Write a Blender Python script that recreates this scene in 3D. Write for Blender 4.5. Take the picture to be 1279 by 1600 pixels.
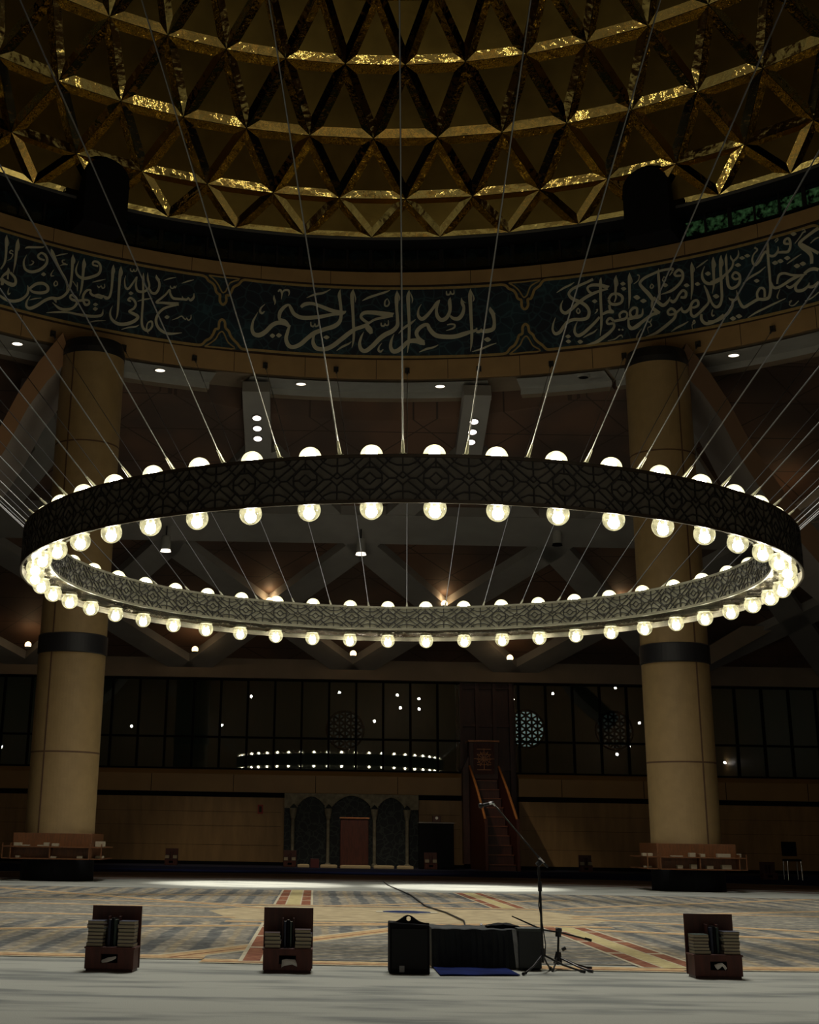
import bpy, bmesh, math, random
from mathutils import Vector, Matrix
random.seed(7)
C = bpy.context.scene.collection
for o in list(bpy.data.objects): bpy.data.objects.remove(o)
PI = math.pi
sin, cos, rad = math.sin, math.cos, math.radians

# ------------------------------------------------------------------ camera, world, exposure
FPX, PITCH, ROLL = 2156.4, .3118, .0167
cd = bpy.data.cameras.new('camera'); cam = bpy.data.objects.new('camera', cd); C.objects.link(cam)
cd.sensor_fit = 'VERTICAL'; cd.sensor_height = 36; cd.lens = FPX * 36 / 1600
cd.shift_x = (639.5 - 503.0) / 1600; cd.shift_y = -(800 - 614.2) / 1600
cd.clip_start = .05; cd.clip_end = 400
R0 = Vector((1, 0, 0)); U0 = Vector((0, -sin(PITCH), cos(PITCH))); FW = Vector((0, cos(PITCH), sin(PITCH)))
Rc = R0 * cos(ROLL) + U0 * sin(ROLL); Uc = -R0 * sin(ROLL) + U0 * cos(ROLL)
M = Matrix((Rc, Uc, -FW)).transposed().to_4x4(); M.translation = (0, 0, 1.3)
cam.matrix_world = M
bpy.context.scene.camera = cam
w = bpy.data.worlds.new('night'); bpy.context.scene.world = w; w.use_nodes = True
w.node_tree.nodes['Background'].inputs[0].default_value = (.60, .55, .48, 1)
w.node_tree.nodes['Background'].inputs[1].default_value = .002
vs = bpy.context.scene.view_settings
vs.view_transform = 'Standard'; vs.look = 'None'; vs.gamma = 1; vs.exposure = 0; vs.use_curve_mapping = False
BULB = 62.0        # radiance of the bulbs inside the globes
SHELL = 1.25         # glow of the frosted shells
POOL = 26000.0       # two spots washing the floor at the far side

CROWN = 36000.0     # added fill light at the dome top, brightens the floor

CX, CY = 1.687, 26.748      # axis of dome, drum and chandelier
RR = 7.088                  # chandelier radius
RD = 19.11                  # inner face of the drum
ST = 2 * PI / 48
PH = -.1329

# ------------------------------------------------------------------ materials
def nd(t, k, **p):
    n = t.nodes.new(k)
    for a, b in p.items(): setattr(n, a, b)
    return n
def mat(name, col, rough=.6, metal=0, noise=0, scale=5, stretch=None, bump=0, bscale=40, spec=.5, col2=None, sheen=0):
    m = bpy.data.materials.new(name); m.use_nodes = True; t = m.node_tree; b = t.nodes['Principled BSDF']
    b.inputs['Roughness'].default_value = rough; b.inputs['Metallic'].default_value = metal
    b.inputs['Specular IOR Level'].default_value = spec
    b.inputs['Base Color'].default_value = (*col, 1)
    if noise or bump or col2:
        tc = nd(t, 'ShaderNodeTexCoord'); mp = nd(t, 'ShaderNodeMapping'); t.links.new(tc.outputs['Object'], mp.inputs[0])
        if stretch: mp.inputs['Scale'].default_value = stretch
    if noise or col2:
        n = nd(t, 'ShaderNodeTexNoise'); n.inputs['Scale'].default_value = scale; n.inputs['Detail'].default_value = 6
        t.links.new(mp.outputs[0], n.inputs['Vector'])
        r = nd(t, 'ShaderNodeValToRGB'); t.links.new(n.outputs['Fac'], r.inputs[0])
        c2 = col2 or tuple(max(0, c * (1 - noise)) for c in col); c1 = col if col2 else tuple(c * (1 + noise) for c in col)
        r.color_ramp.elements[0].position = .35; r.color_ramp.elements[1].position = .65
        r.color_ramp.elements[0].color = (*c2, 1); r.color_ramp.elements[1].color = (*c1, 1)
        t.links.new(r.outputs[0], b.inputs['Base Color'])
    if bump:
        n2 = nd(t, 'ShaderNodeTexNoise'); n2.inputs['Scale'].default_value = bscale; n2.inputs['Detail'].default_value = 3
        t.links.new(mp.outputs[0], n2.inputs['Vector'])
        bp = nd(t, 'ShaderNodeBump'); bp.inputs['Strength'].default_value = bump; bp.inputs['Distance'].default_value = .02
        t.links.new(n2.outputs['Fac'], bp.inputs['Height']); t.links.new(bp.outputs[0], b.inputs['Normal'])
    return m
def emit(name, col, s):
    m = bpy.data.materials.new(name); m.use_nodes = True; t = m.node_tree; t.nodes.clear()
    e = nd(t, 'ShaderNodeEmission'); e.inputs[0].default_value = (*col, 1); e.inputs[1].default_value = s
    o = nd(t, 'ShaderNodeOutputMaterial'); t.links.new(e.outputs[0], o.inputs[0]); return m

stone = mat('beige_stone', (.32, .20, .085), .55, noise=.08, scale=1.5)
stone2 = mat('column_stone', (.27, .18, .075), .6, noise=.07, scale=3, bump=.15, bscale=30)
seam = mat('seam', (.05, .025, .01), .8)
blackm = mat('black_metal', (.012, .012, .014), .45)
matte_black = mat('matte_black', (.007, .007, .008), .9, spec=.15)
goldline = mat('painted_gold_line', (.34, .24, .09), .5, noise=.12, scale=6)
letter = mat('cream_lettering', (.50, .48, .36), .5)
steel = mat('steel_cable', (.27, .27, .26), .4, metal=1)
gloss_plate = mat('polished_plate', (.34, .31, .26), .14, metal=1, bump=.8, bscale=3)
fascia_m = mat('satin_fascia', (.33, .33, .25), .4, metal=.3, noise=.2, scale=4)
fascia_dark = mat('shaded_fascia', (.17, .16, .125), .5, metal=.3, noise=.2, scale=4)  # darker copy of the satin fascia, shade of the outer side put into the colour
rim_dark = mat('shaded_rim', (.07, .055, .035), .4, metal=.5)  # darker copy of the fascia rim, same outer shade put into the colour
lattice_m = mat('lattice_bronze', (.018, .017, .014), .5)
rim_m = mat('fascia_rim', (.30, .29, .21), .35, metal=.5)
grey_soffit = mat('grey_soffit', (.30, .30, .28), .7, noise=.05, scale=2)
rib_m = mat('grey_rib', (.27, .26, .245), .7, noise=.08, scale=1)
rib_br = mat('brown_fascia', (.22, .17, .12), .7, noise=.08, scale=1)
marble = mat('travertine_wall', (.34, .20, .075), .5, noise=.14, scale=1.2, stretch=(3, 1, .5))
marble2 = mat('sill_stone', (.36, .21, .075), .5, noise=.06, scale=1)
darkwood = mat('dark_wood', (.055, .012, .006), .45, noise=.25, scale=3, stretch=(8, 8, .8))
wood = mat('reddish_wood', (.075, .016, .008), .6, noise=.25, scale=4, stretch=(6, 6, .8))
redwood = mat('varnished_wood', (.50, .19, .055), .35, noise=.2, scale=4, stretch=(6, 6, .8))
tread_m = mat('tread_wood', (.20, .055, .018), .4, noise=.2, scale=4, stretch=(6, 6, .8))
shelfwood = mat('shelf_wood', (.12, .042, .010), .45, noise=.2, scale=5, stretch=(5, 5, 1))
page = mat('book_pages', (.32, .27, .18), .8, noise=.12, scale=60, stretch=(.2, .2, 4))
cover_d = mat('book_cover_dark', (.035, .012, .012), .5)
cover_g = mat('book_cover_green', (.02, .04, .03), .5)
cover_b = mat('book_cover_navy', (.012, .016, .04), .5)
paper = mat('tissue_paper', (.62, .57, .52), .8)
bluecloth = mat('blue_cloth', (.006, .012, .065), .9, spec=.05, noise=.35, scale=3)
darkcloth = mat('charcoal_cloth', (.018, .022, .022), .85, noise=.3, scale=6, bump=.3, bscale=14)
sheer = mat('grey_cloth', (.38, .39, .37), .8, noise=.3, scale=8)
pole_m = mat('satin_black_pole', (.03, .03, .03), .3, metal=.6)
silver = mat('silver', (.7, .7, .7), .25, metal=1)
greylabel = mat('grey_label', (.25, .25, .25), .5)
redplast = mat('red_sign', (.35, .03, .02), .5)
screen_m = mat('mihrab_stone', (.30, .27, .19), .7, noise=.25, scale=5, bump=.4, bscale=12)
rugbeige = mat('beige_rug', (.62, .48, .28), .9)
globe_white = emit('lit_bulb', (1.0, .95, .80), BULB)
warm_bulb = emit('warm_bulb', (1.0, .66, .30), 5)
down_lit = emit('lit_downlight', (1.0, .86, .66), 2.6)
down_tri = emit('lit_triple_downlight', (1.0, .86, .80), 3.2)
hall_lit = emit('lit_hall_spot', (1.0, .95, .85), 90)
lattice_lit = emit('lit_lattice_window', (.55, .75, .68), .22)
lattice_dim = emit('dim_lattice_window', (.55, .75, .68), .012)

def shell_mat(nm, lo, hi):
    m = bpy.data.materials.new(nm); m.use_nodes = True; t = m.node_tree; t.nodes.clear()
    tr = nd(t, 'ShaderNodeBsdfTransparent'); tr.inputs[0].default_value = (1, .98, .90, 1)
    gl = nd(t, 'ShaderNodeBsdfGlossy'); gl.inputs['Roughness'].default_value = .05
    em = nd(t, 'ShaderNodeEmission'); em.inputs[0].default_value = (1.0, .92, .52, 1)
    # uneven frosting of the glass: bright and thin patches
    tc = nd(t, 'ShaderNodeTexCoord'); oi = nd(t, 'ShaderNodeObjectInfo'); ad = nd(t, 'ShaderNodeVectorMath', operation='ADD')
    no = nd(t, 'ShaderNodeTexNoise'); no.inputs['Scale'].default_value = 9; no.inputs['Detail'].default_value = 2
    t.links.new(tc.outputs['Object'], ad.inputs[0]); t.links.new(oi.outputs['Location'], ad.inputs[1]); t.links.new(ad.outputs[0], no.inputs['Vector'])
    mr = nd(t, 'ShaderNodeMapRange'); mr.inputs[1].default_value = .35; mr.inputs[2].default_value = .65
    mr.inputs[3].default_value = SHELL * lo; mr.inputs[4].default_value = SHELL * hi
    t.links.new(no.outputs['Fac'], mr.inputs[0]); t.links.new(mr.outputs[0], em.inputs[1])
    a = nd(t, 'ShaderNodeMixShader'); a.inputs[0].default_value = .42; t.links.new(tr.outputs[0], a.inputs[1]); t.links.new(em.outputs[0], a.inputs[2])
    b = nd(t, 'ShaderNodeMixShader'); b.inputs[0].default_value = .06; t.links.new(a.outputs[0], b.inputs[1]); t.links.new(gl.outputs[0], b.inputs[2])
    o = nd(t, 'ShaderNodeOutputMaterial'); t.links.new(b.outputs[0], o.inputs[0]); return m
shell = shell_mat('frosted_globe', .45, 1.35); shell_up = shell_mat('bright_frosted_globe', 1.6, 3.2)

def glass_mat():
    m = bpy.data.materials.new('window_glass'); m.use_nodes = True; t = m.node_tree; t.nodes.clear()
    tr = nd(t, 'ShaderNodeBsdfTransparent'); tr.inputs[0].default_value = (.75, .85, .80, 1)
    gl = nd(t, 'ShaderNodeBsdfGlossy'); gl.inputs['Roughness'].default_value = 0
    mx = nd(t, 'ShaderNodeMixShader'); mx.inputs[0].default_value = .10
    t.links.new(tr.outputs[0], mx.inputs[1]); t.links.new(gl.outputs[0], mx.inputs[2])
    o = nd(t, 'ShaderNodeOutputMaterial'); t.links.new(mx.outputs[0], o.inputs[0]); return m
glass = glass_mat()

def gold_mat():
    m = mat('gold_mirror_panel', (.44, .32, .10), .10, metal=1)
    t = m.node_tree; b = t.nodes['Principled BSDF']
    tc = nd(t, 'ShaderNodeTexCoord')
    n = nd(t, 'ShaderNodeTexNoise'); n.inputs['Scale'].default_value = 1.6; n.inputs['Detail'].default_value = 2
    n3 = nd(t, 'ShaderNodeTexNoise'); n3.inputs['Scale'].default_value = 7; n3.inputs['Detail'].default_value = 2
    t.links.new(tc.outputs['Object'], n.inputs['Vector']); t.links.new(tc.outputs['Object'], n3.inputs['Vector'])
    mx = nd(t, 'ShaderNodeMath', operation='MULTIPLY_ADD'); mx.inputs[1].default_value = .18
    t.links.new(n3.outputs['Fac'], mx.inputs[0]); t.links.new(n.outputs['Fac'], mx.inputs[2])
    bp = nd(t, 'ShaderNodeBump'); bp.inputs['Strength'].default_value = 1.0; bp.inputs['Distance'].default_value = .022
    t.links.new(mx.outputs[0], bp.inputs['Height']); t.links.new(bp.outputs[0], b.inputs['Normal'])
    r = nd(t, 'ShaderNodeMapRange'); r.inputs[1].default_value = .4; r.inputs[2].default_value = .6; r.inputs[3].default_value = .01; r.inputs[4].default_value = .03
    t.links.new(n.outputs['Fac'], r.inputs[0]); t.links.new(r.outputs[0], b.inputs['Roughness'])
    return m
gold = gold_mat()

def frieze_mat():
    m = mat('midnight_blue_arabesque', (.01, .02, .035), .55); t = m.node_tree; b = t.nodes['Principled BSDF']
    tc = nd(t, 'ShaderNodeTexCoord')
    n = nd(t, 'ShaderNodeTexNoise'); n.inputs['Scale'].default_value = .9
    va = nd(t, 'ShaderNodeMix', data_type='RGBA'); va.inputs[0].default_value = .30
    t.links.new(tc.outputs['Object'], n.inputs['Vector']); t.links.new(tc.outputs['Object'], va.inputs[6]); t.links.new(n.outputs['Color'], va.inputs[7])
    v = nd(t, 'ShaderNodeTexVoronoi', feature='DISTANCE_TO_EDGE'); v.inputs['Scale'].default_value = 3.4
    t.links.new(va.outputs[2], v.inputs['Vector'])
    r = nd(t, 'ShaderNodeValToRGB'); r.color_ramp.elements[0].position = .02; r.color_ramp.elements[1].position = .07
    r.color_ramp.elements[0].color = (.025, .055, .07, 1); r.color_ramp.elements[1].color = (.008, .014, .028, 1)
    t.links.new(v.outputs['Distance'], r.inputs[0])
    n2 = nd(t, 'ShaderNodeTexNoise'); n2.inputs['Scale'].default_value = .7; t.links.new(tc.outputs['Object'], n2.inputs['Vector'])
    r2 = nd(t, 'ShaderNodeValToRGB'); r2.color_ramp.elements[0].position = .45; r2.color_ramp.elements[1].position = .65
    r2.color_ramp.elements[0].color = (0, 0, 0, 1); r2.color_ramp.elements[1].color = (.002, .018, .022, 1)
    t.links.new(n2.outputs['Fac'], r2.inputs[0])
    ad = nd(t, 'ShaderNodeMix', data_type='RGBA', blend_type='ADD'); ad.inputs[0].default_value = 1
    t.links.new(r.outputs[0], ad.inputs[6]); t.links.new(r2.outputs[0], ad.inputs[7]); t.links.new(ad.outputs[2], b.inputs['Base Color'])
    return m
frieze_m = frieze_mat()

def floor_mat():
    m = mat('carpet_floor', (.3, .3, .3), .95, spec=.1); t = m.node_tree; b = t.nodes['Principled BSDF']
    tc = nd(t, 'ShaderNodeTexCoord'); mp = nd(t, 'ShaderNodeMapping'); mp.inputs['Location'].default_value = (-CX, -CY, 0)
    t.links.new(tc.outputs['Object'], mp.inputs[0])
    ln = nd(t, 'ShaderNodeVectorMath', operation='LENGTH'); t.links.new(mp.outputs[0], ln.inputs[0])
    dv = nd(t, 'ShaderNodeMath', operation='DIVIDE'); dv.inputs[1].default_value = 50; t.links.new(ln.outputs['Value'], dv.inputs[0])
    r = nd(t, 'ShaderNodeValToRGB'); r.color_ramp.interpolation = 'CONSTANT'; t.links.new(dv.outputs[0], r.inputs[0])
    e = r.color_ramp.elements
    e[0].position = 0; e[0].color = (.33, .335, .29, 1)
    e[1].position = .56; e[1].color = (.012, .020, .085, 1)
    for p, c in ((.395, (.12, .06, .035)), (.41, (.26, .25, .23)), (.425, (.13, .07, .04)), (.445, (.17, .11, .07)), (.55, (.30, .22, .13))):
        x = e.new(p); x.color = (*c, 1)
    # wear streaks along x
    m2 = nd(t, 'ShaderNodeMapping'); m2.inputs['Scale'].default_value = (.35, 1.5, 1); t.links.new(tc.outputs['Object'], m2.inputs[0])
    n = nd(t, 'ShaderNodeTexNoise'); n.inputs['Scale'].default_value = 1.6; n.inputs['Detail'].default_value = 6; t.links.new(m2.outputs[0], n.inputs['Vector'])
    r2 = nd(t, 'ShaderNodeValToRGB'); t.links.new(n.outputs['Fac'], r2.inputs[0])
    r2.color_ramp.elements[0].position = .36; r2.color_ramp.elements[0].color = (.55, .57, .60, 1)
    r2.color_ramp.elements[1].position = .52; r2.color_ramp.elements[1].color = (1, 1, 1, 1)
    n4 = nd(t, 'ShaderNodeTexNoise'); n4.inputs['Scale'].default_value = 90; t.links.new(tc.outputs['Object'], n4.inputs['Vector'])
    mr = nd(t, 'ShaderNodeMapRange'); mr.inputs[3].default_value = .82; mr.inputs[4].default_value = 1.18; t.links.new(n4.outputs['Fac'], mr.inputs[0])
    mu = nd(t, 'ShaderNodeMix', data_type='RGBA', blend_type='MULTIPLY'); mu.inputs[0].default_value = 1
    t.links.new(r.outputs[0], mu.inputs[6]); t.links.new(r2.outputs[0], mu.inputs[7])
    mu2 = nd(t, 'ShaderNodeMix', data_type='RGBA', blend_type='MULTIPLY'); mu2.inputs[0].default_value = 1
    t.links.new(mu.outputs[2], mu2.inputs[6]); t.links.new(mr.outputs[0], mu2.inputs[7])
    t.links.new(mu2.outputs[2], b.inputs['Base Color'])
    bp = nd(t, 'ShaderNodeBump'); bp.inputs['Strength'].default_value = .4; bp.inputs['Distance'].default_value = .01
    t.links.new(n4.outputs['Fac'], bp.inputs['Height']); t.links.new(bp.outputs[0], b.inputs['Normal'])
    return m
def weave_mat(name, base, dark, light, sx, sy, ang=0):
    m = mat(name, base, .95, spec=.1); t = m.node_tree; b = t.nodes['Principled BSDF']
    tc = nd(t, 'ShaderNodeTexCoord'); mp = nd(t, 'ShaderNodeMapping'); mp.inputs['Rotation'].default_value = (0, 0, ang)
    mp.inputs['Scale'].default_value = (sx, sy, 1); t.links.new(tc.outputs['Object'], mp.inputs[0])
    wv = nd(t, 'ShaderNodeTexWave', wave_type='BANDS', bands_direction='X'); wv.inputs['Scale'].default_value = .32; wv.inputs['Distortion'].default_value = 1.2
    wv.inputs['Detail'].default_value = 3; t.links.new(mp.outputs[0], wv.inputs['Vector'])
    r = nd(t, 'ShaderNodeValToRGB'); t.links.new(wv.outputs['Fac'], r.inputs[0])
    e = r.color_ramp.elements; e[0].position = 0; e[0].color = (*dark, 1); e[1].position = .30; e[1].color = (*base, 1)
    x = e.new(.14); x.color = (*dark, 1)
    x = e.new(.9); x.color = (*base, 1); x = e.new(.97); x.color = (*light, 1)
    v = nd(t, 'ShaderNodeTexVoronoi'); v.inputs['Scale'].default_value = 4.5; t.links.new(tc.outputs['Object'], v.inputs['Vector'])
    r3 = nd(t, 'ShaderNodeValToRGB'); t.links.new(v.outputs['Distance'], r3.inputs[0]); r3.color_ramp.elements[0].position = .2; r3.color_ramp.elements[1].position = .5
    r3.color_ramp.elements[0].color = (1.25, 1.2, 1.1, 1); r3.color_ramp.elements[1].color = (.72, .72, .72, 1)
    n4 = nd(t, 'ShaderNodeTexNoise'); n4.inputs['Scale'].default_value = 12; n4.inputs['Detail'].default_value = 5; t.links.new(tc.outputs['Object'], n4.inputs['Vector'])
    mr = nd(t, 'ShaderNodeMapRange'); mr.inputs[1].default_value = .3; mr.inputs[2].default_value = .7; mr.inputs[3].default_value = .6; mr.inputs[4].default_value = 1.3; t.links.new(n4.outputs['Fac'], mr.inputs[0])
    mu = nd(t, 'ShaderNodeMix', data_type='RGBA', blend_type='MULTIPLY'); mu.inputs[0].default_value = 1
    t.links.new(r.outputs[0], mu.inputs[6]); t.links.new(r3.outputs[0], mu.inputs[7])
    mu2 = nd(t, 'ShaderNodeMix', data_type='RGBA', blend_type='MULTIPLY'); mu2.inputs[0].default_value = 1
    t.links.new(mu.outputs[2], mu2.inputs[6]); t.links.new(mr.outputs[0], mu2.inputs[7])
    t.links.new(mu2.outputs[2], b.inputs['Base Color']); return m
def panel_mat():
    # reddish brown ceiling boards with a triangular joint pattern
    m = mat('brown_ceiling_panel', (.15, .09, .065), .7); t = m.node_tree; b = t.nodes['Principled BSDF']
    tc = nd(t, 'ShaderNodeTexCoord'); last = None
    for a, per in ((0, 1.85), (rad(45), 2.6), (rad(-45), 2.6)):
        mp = nd(t, 'ShaderNodeMapping'); mp.inputs['Rotation'].default_value = (0, 0, a); t.links.new(tc.outputs['Object'], mp.inputs[0])
        sp = nd(t, 'ShaderNodeSeparateXYZ'); t.links.new(mp.outputs[0], sp.inputs[0])
        pp = nd(t, 'ShaderNodeMath', operation='PINGPONG'); pp.inputs[1].default_value = per / 2; t.links.new(sp.outputs['Y'], pp.inputs[0])
        lt = nd(t, 'ShaderNodeMath', operation='LESS_THAN'); lt.inputs[1].default_value = .025; t.links.new(pp.outputs[0], lt.inputs[0])
        if last is None: last = lt
        else:
            mx = nd(t, 'ShaderNodeMath', operation='MAXIMUM'); t.links.new(last.outputs[0], mx.inputs[0]); t.links.new(lt.outputs[0], mx.inputs[1]); last = mx
    n = nd(t, 'ShaderNodeTexNoise'); n.inputs['Scale'].default_value = .35; t.links.new(tc.outputs['Object'], n.inputs['Vector'])
    r = nd(t, 'ShaderNodeValToRGB'); r.color_ramp.elements[0].color = (.085, .058, .045, 1); r.color_ramp.elements[1].color = (.15, .085, .055, 1)
    r.color_ramp.elements[0].position = .4; r.color_ramp.elements[1].position = .6; t.links.new(n.outputs['Fac'], r.inputs[0])
    mi = nd(t, 'ShaderNodeMix', data_type='RGBA'); t.links.new(last.outputs[0], mi.inputs[0]); t.links.new(r.outputs[0], mi.inputs[6]); mi.inputs[7].default_value = (.05, .03, .022, 1)
    t.links.new(mi.outputs[2], b.inputs['Base Color']); return m

# ------------------------------------------------------------------ mesh helpers
class MB:
    def __init__(s): s.v = []; s.f = []; s.m = []
    def add(s, vs, fs, mi=0):
        b = len(s.v); s.v += [tuple(v) for v in vs]
        for f in fs: s.f.append(tuple(i + b for i in f)); s.m.append(mi)
    def box(s, c, d, mi=0, rz=0, mtx=None):
        x, y, z = (k / 2 for k in d); q = []
        for i in (-1, 1):
            for j in (-1, 1):
                for k in (-1, 1):
                    p = Vector((i * x, j * y, k * z))
                    if mtx: p = mtx @ p
                    elif rz: p = Matrix.Rotation(rz, 3, 'Z') @ p
                    q.append(p + Vector(c))
        s.add(q, [(0, 1, 3, 2), (4, 6, 7, 5), (0, 4, 5, 1), (2, 3, 7, 6), (0, 2, 6, 4), (1, 5, 7, 3)], mi)
    def prism(s, poly, h, mi=0):      # poly: 3d loop, h: extrusion vector
        n = len(poly); a = [Vector(p) for p in poly]; b = [p + Vector(h) for p in a]
        s.add(a + b, [tuple(range(n)), tuple(range(2 * n - 1, n - 1, -1))] + [(i, i + n, (i + 1) % n + n, (i + 1) % n) for i in range(n)], mi)
    def tube(s, pts, r, n=8, mi=0, cap=True):
        pts = [Vector(p) for p in pts]; rs = r if isinstance(r, (list, tuple)) else [r] * len(pts); vs = []
        up = None
        for i, p in enumerate(pts):
            d = (pts[min(i + 1, len(pts) - 1)] - pts[max(i - 1, 0)]).normalized()
            if up is None:
                up = Vector((0, 0, 1)) if abs(d.z) < .9 else Vector((1, 0, 0))
            a = d.cross(up).normalized(); b2 = d.cross(a).normalized(); up = -b2 if up.dot(-b2) > 0 else b2
            a = d.cross(up).normalized(); b2 = a.cross(d).normalized()
            for k in range(n):
                t = 2 * PI * k / n; vs.append(p + a * cos(t) * rs[i] + b2 * sin(t) * rs[i])
        fs = [(i * n + k, i * n + (k + 1) % n, (i + 1) * n + (k + 1) % n, (i + 1) * n + k) for i in range(len(pts) - 1) for k in range(n)]
        if cap: fs += [tuple(range(n - 1, -1, -1)), tuple(range((len(pts) - 1) * n, len(pts) * n))]
        s.add(vs, fs, mi)
    def lathe(s, prof, n=32, mi=0, c=(0, 0, 0), cap=True):
        vs = [(c[0] + r * cos(2 * PI * k / n), c[1] + r * sin(2 * PI * k / n), c[2] + z) for r, z in prof for k in range(n)]
        fs = [(i * n + k, i * n + (k + 1) % n, (i + 1) * n + (k + 1) % n, (i + 1) * n + k) for i in range(len(prof) - 1) for k in range(n)]
        if cap:
            if prof[0][0] > 1e-6: fs.append(tuple(range(n - 1, -1, -1)))
            if prof[-1][0] > 1e-6: fs.append(tuple(range((len(prof) - 1) * n, len(prof) * n)))
        s.add(vs, fs, mi)
    def build(s, name, mats, parent=None, smooth=False, bevel=0):
        me = bpy.data.meshes.new(name); me.from_pydata(s.v, [], s.f)
        for m in (mats if isinstance(mats, (list, tuple)) else [mats]): me.materials.append(m)
        for p, k in zip(me.polygons, s.m): p.material_index = k
        bm = bmesh.new(); bm.from_mesh(me); bmesh.ops.remove_doubles(bm, verts=bm.verts, dist=1e-5)
        bmesh.ops.recalc_face_normals(bm, faces=bm.faces); bm.to_mesh(me); bm.free()
        if smooth: me.shade_smooth()
        o = bpy.data.objects.new(name, me); C.objects.link(o)
        if parent: o.parent = parent
        if bevel:
            b = o.modifiers.new('bevel', 'BEVEL'); b.width = bevel; b.segments = 2; b.limit_method = 'ANGLE'
        return o
def tag(o, label=None, cat=None, group=None, kind=None):
    if label: o['label'] = label
    if cat: o['category'] = cat
    if group: o['group'] = group
    if kind: o['kind'] = kind
    return o
def thing(name, label, cat, loc=(0, 0, 0), rz=0, group=None):
    o = bpy.data.objects.new(name, None); o.empty_display_size = .2; C.objects.link(o)
    o.location = loc; o.rotation_euler = (0, 0, rz); return tag(o, label, cat, group)
def struct(o): o['kind'] = 'structure'; return o
def copy_tree(o, parent=None):
    c = o.copy(); C.objects.link(c); c.parent = parent
    for ch in [x for x in bpy.data.objects if x.parent == o]: copy_tree(ch, c)
    return c
def pol(r, a, z): return (CX + r * sin(a), CY + r * cos(a), z)        # a: azimuth from +Y about the dome axis
def ringwall(mb, r, z0, z1, a0, a1, n, mi=0):
    vs = []
    for i in range(n + 1):
        a = a0 + (a1 - a0) * i / n; vs += [pol(r, a, z0), pol(r, a, z1)]
    mb.add(vs, [(2 * i, 2 * i + 1, 2 * i + 3, 2 * i + 2) for i in range(n)], mi)
def annulus(mb, r0, r1, z, a0, a1, n, mi=0, z1=None):
    vs = []
    for i in range(n + 1):
        a = a0 + (a1 - a0) * i / n; vs += [pol(r0, a, z), pol(r1, a, z if z1 is None else z1)]
    mb.add(vs, [(2 * i, 2 * i + 1, 2 * i + 3, 2 * i + 2) for i in range(n)], mi)

# ------------------------------------------------------------------ floor
b = MB(); b.add([(-60, -16, 0), (60, -16, 0), (60, 64, 0), (-60, 64, 0)], [(0, 1, 2, 3)])
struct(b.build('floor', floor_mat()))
b = MB(); b.box((2, 61.6, .06), (62, 4.9, .12))
struct(b.build('trim_1', mat('navy_step_carpet', (.014, .016, .045), .95)))

# ------------------------------------------------------------------ far wall, sill, windows
YW = 64.0
HEAD = 8.2
WX0, WX1 = -34.0, 40.0
RX0, RX1 = 6.42, 8.96            # recess behind the minbar
b = MB()
for x0, x1 in ((WX0, -1.36), (4.6, RX0 + .15), (RX1 + .1, WX1)):
    b.box(((x0 + x1) / 2, YW + .25, 1.61), (x1 - x0, .5, 2.72))
b.box((1.62, YW + .4, 1.61), (5.98, .2, 2.72))
# courses cut as thin joints
struct(b.build('wall_back', marble))
b = MB()
for x0, x1 in ((WX0, RX0 + .15), (RX1 + .1, WX1)):
    b.box(((x0 + x1) / 2, YW + .3, 3.08), (x1 - x0, .4, .22), 1)
    w_ = x1 - x0
    sl = [(x0, YW - .05, 3.19), (x0, YW - .05, 3.95), (x0, YW + .25, 4.16), (x0, YW + .6, 4.16), (x0, YW + .6, 3.19)]
    b.prism(sl, (w_, 0, 0), 0)
    k = math.ceil(x0 / 3.66)
    while k * 3.66 < x1:
        b.box((k * 3.66, YW - .055, 3.57), (.03, .01, .74), 2); k += 1
struct(b.build('trim_2', [marble2, matte_black, seam]))
b = MB()
for x0, x1 in ((WX0, -1.36), (4.6, RX0 + .15), (RX1 + .1, WX1)):
    b.box(((x0 + x1) / 2, YW - .04, .13), (x1 - x0, .08, .26))
struct(b.build('baseboard_back', matte_black))
# marble joints
b = MB()
for x0, x1 in ((WX0, -1.5), (4.6, RX0), (RX1 + .2, WX1)):
    for z in (.95, 1.75, 2.35):
        b.box(((x0 + x1) / 2, YW - .004, z), (x1 - x0, .008, .012))
struct(b.build('trim_3', seam))
# recess panelling
b = MB()
b.box(((RX0 + RX1) / 2 + .05, YW + .75, 4.1), (RX1 - RX0 + .2, .1, 8.2))
for x in (RX0 + .15, RX0 + .9, RX1 - .85, RX1 - .1): b.box((x, YW + .55, 4.1), (.16, .35, 8.2))
for z in (2.2, 4.4, 6.3, 8.0): b.box(((RX0 + RX1) / 2, YW + .6, z), (RX1 - RX0, .25, .14))
struct(b.build('wall_recess', darkwood))
wn = 0
for x0, x1 in ((WX0, RX0 + .1), (RX1 + .05, WX1)):
    wn += 1
    e = bpy.data.objects.new('window_%d' % wn, None); C.objects.link(e); e.location = ((x0 + x1) / 2, YW + .3, 4.16); e['kind'] = 'structure'
    L = x1 - x0; f = MB()
    f.box((0, 0, .04), (L, .14, .08)); f.box((0, 0, HEAD - 4.16 - .04), (L, .14, .1)); f.box((0, 0, 1.42), (L, .12, .09))
    off = -5.62 + 1.235 * 40 - e.location.x; k = 0
    x = off - 1.235 * 90
    while x < L / 2:
        if x > -L / 2: f.box((x, 0, 2.02), (.10, .16, 4.04))
        x += 1.235
    f.build('window_frame', matte_black, e)
    g = MB(); g.add([(-L / 2, .02, 0), (L / 2, .02, 0), (L / 2, .02, 4.04), (-L / 2, .02, 4.04)], [(0, 1, 2, 3)]); g.build('glass_pane', glass, e)
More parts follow.
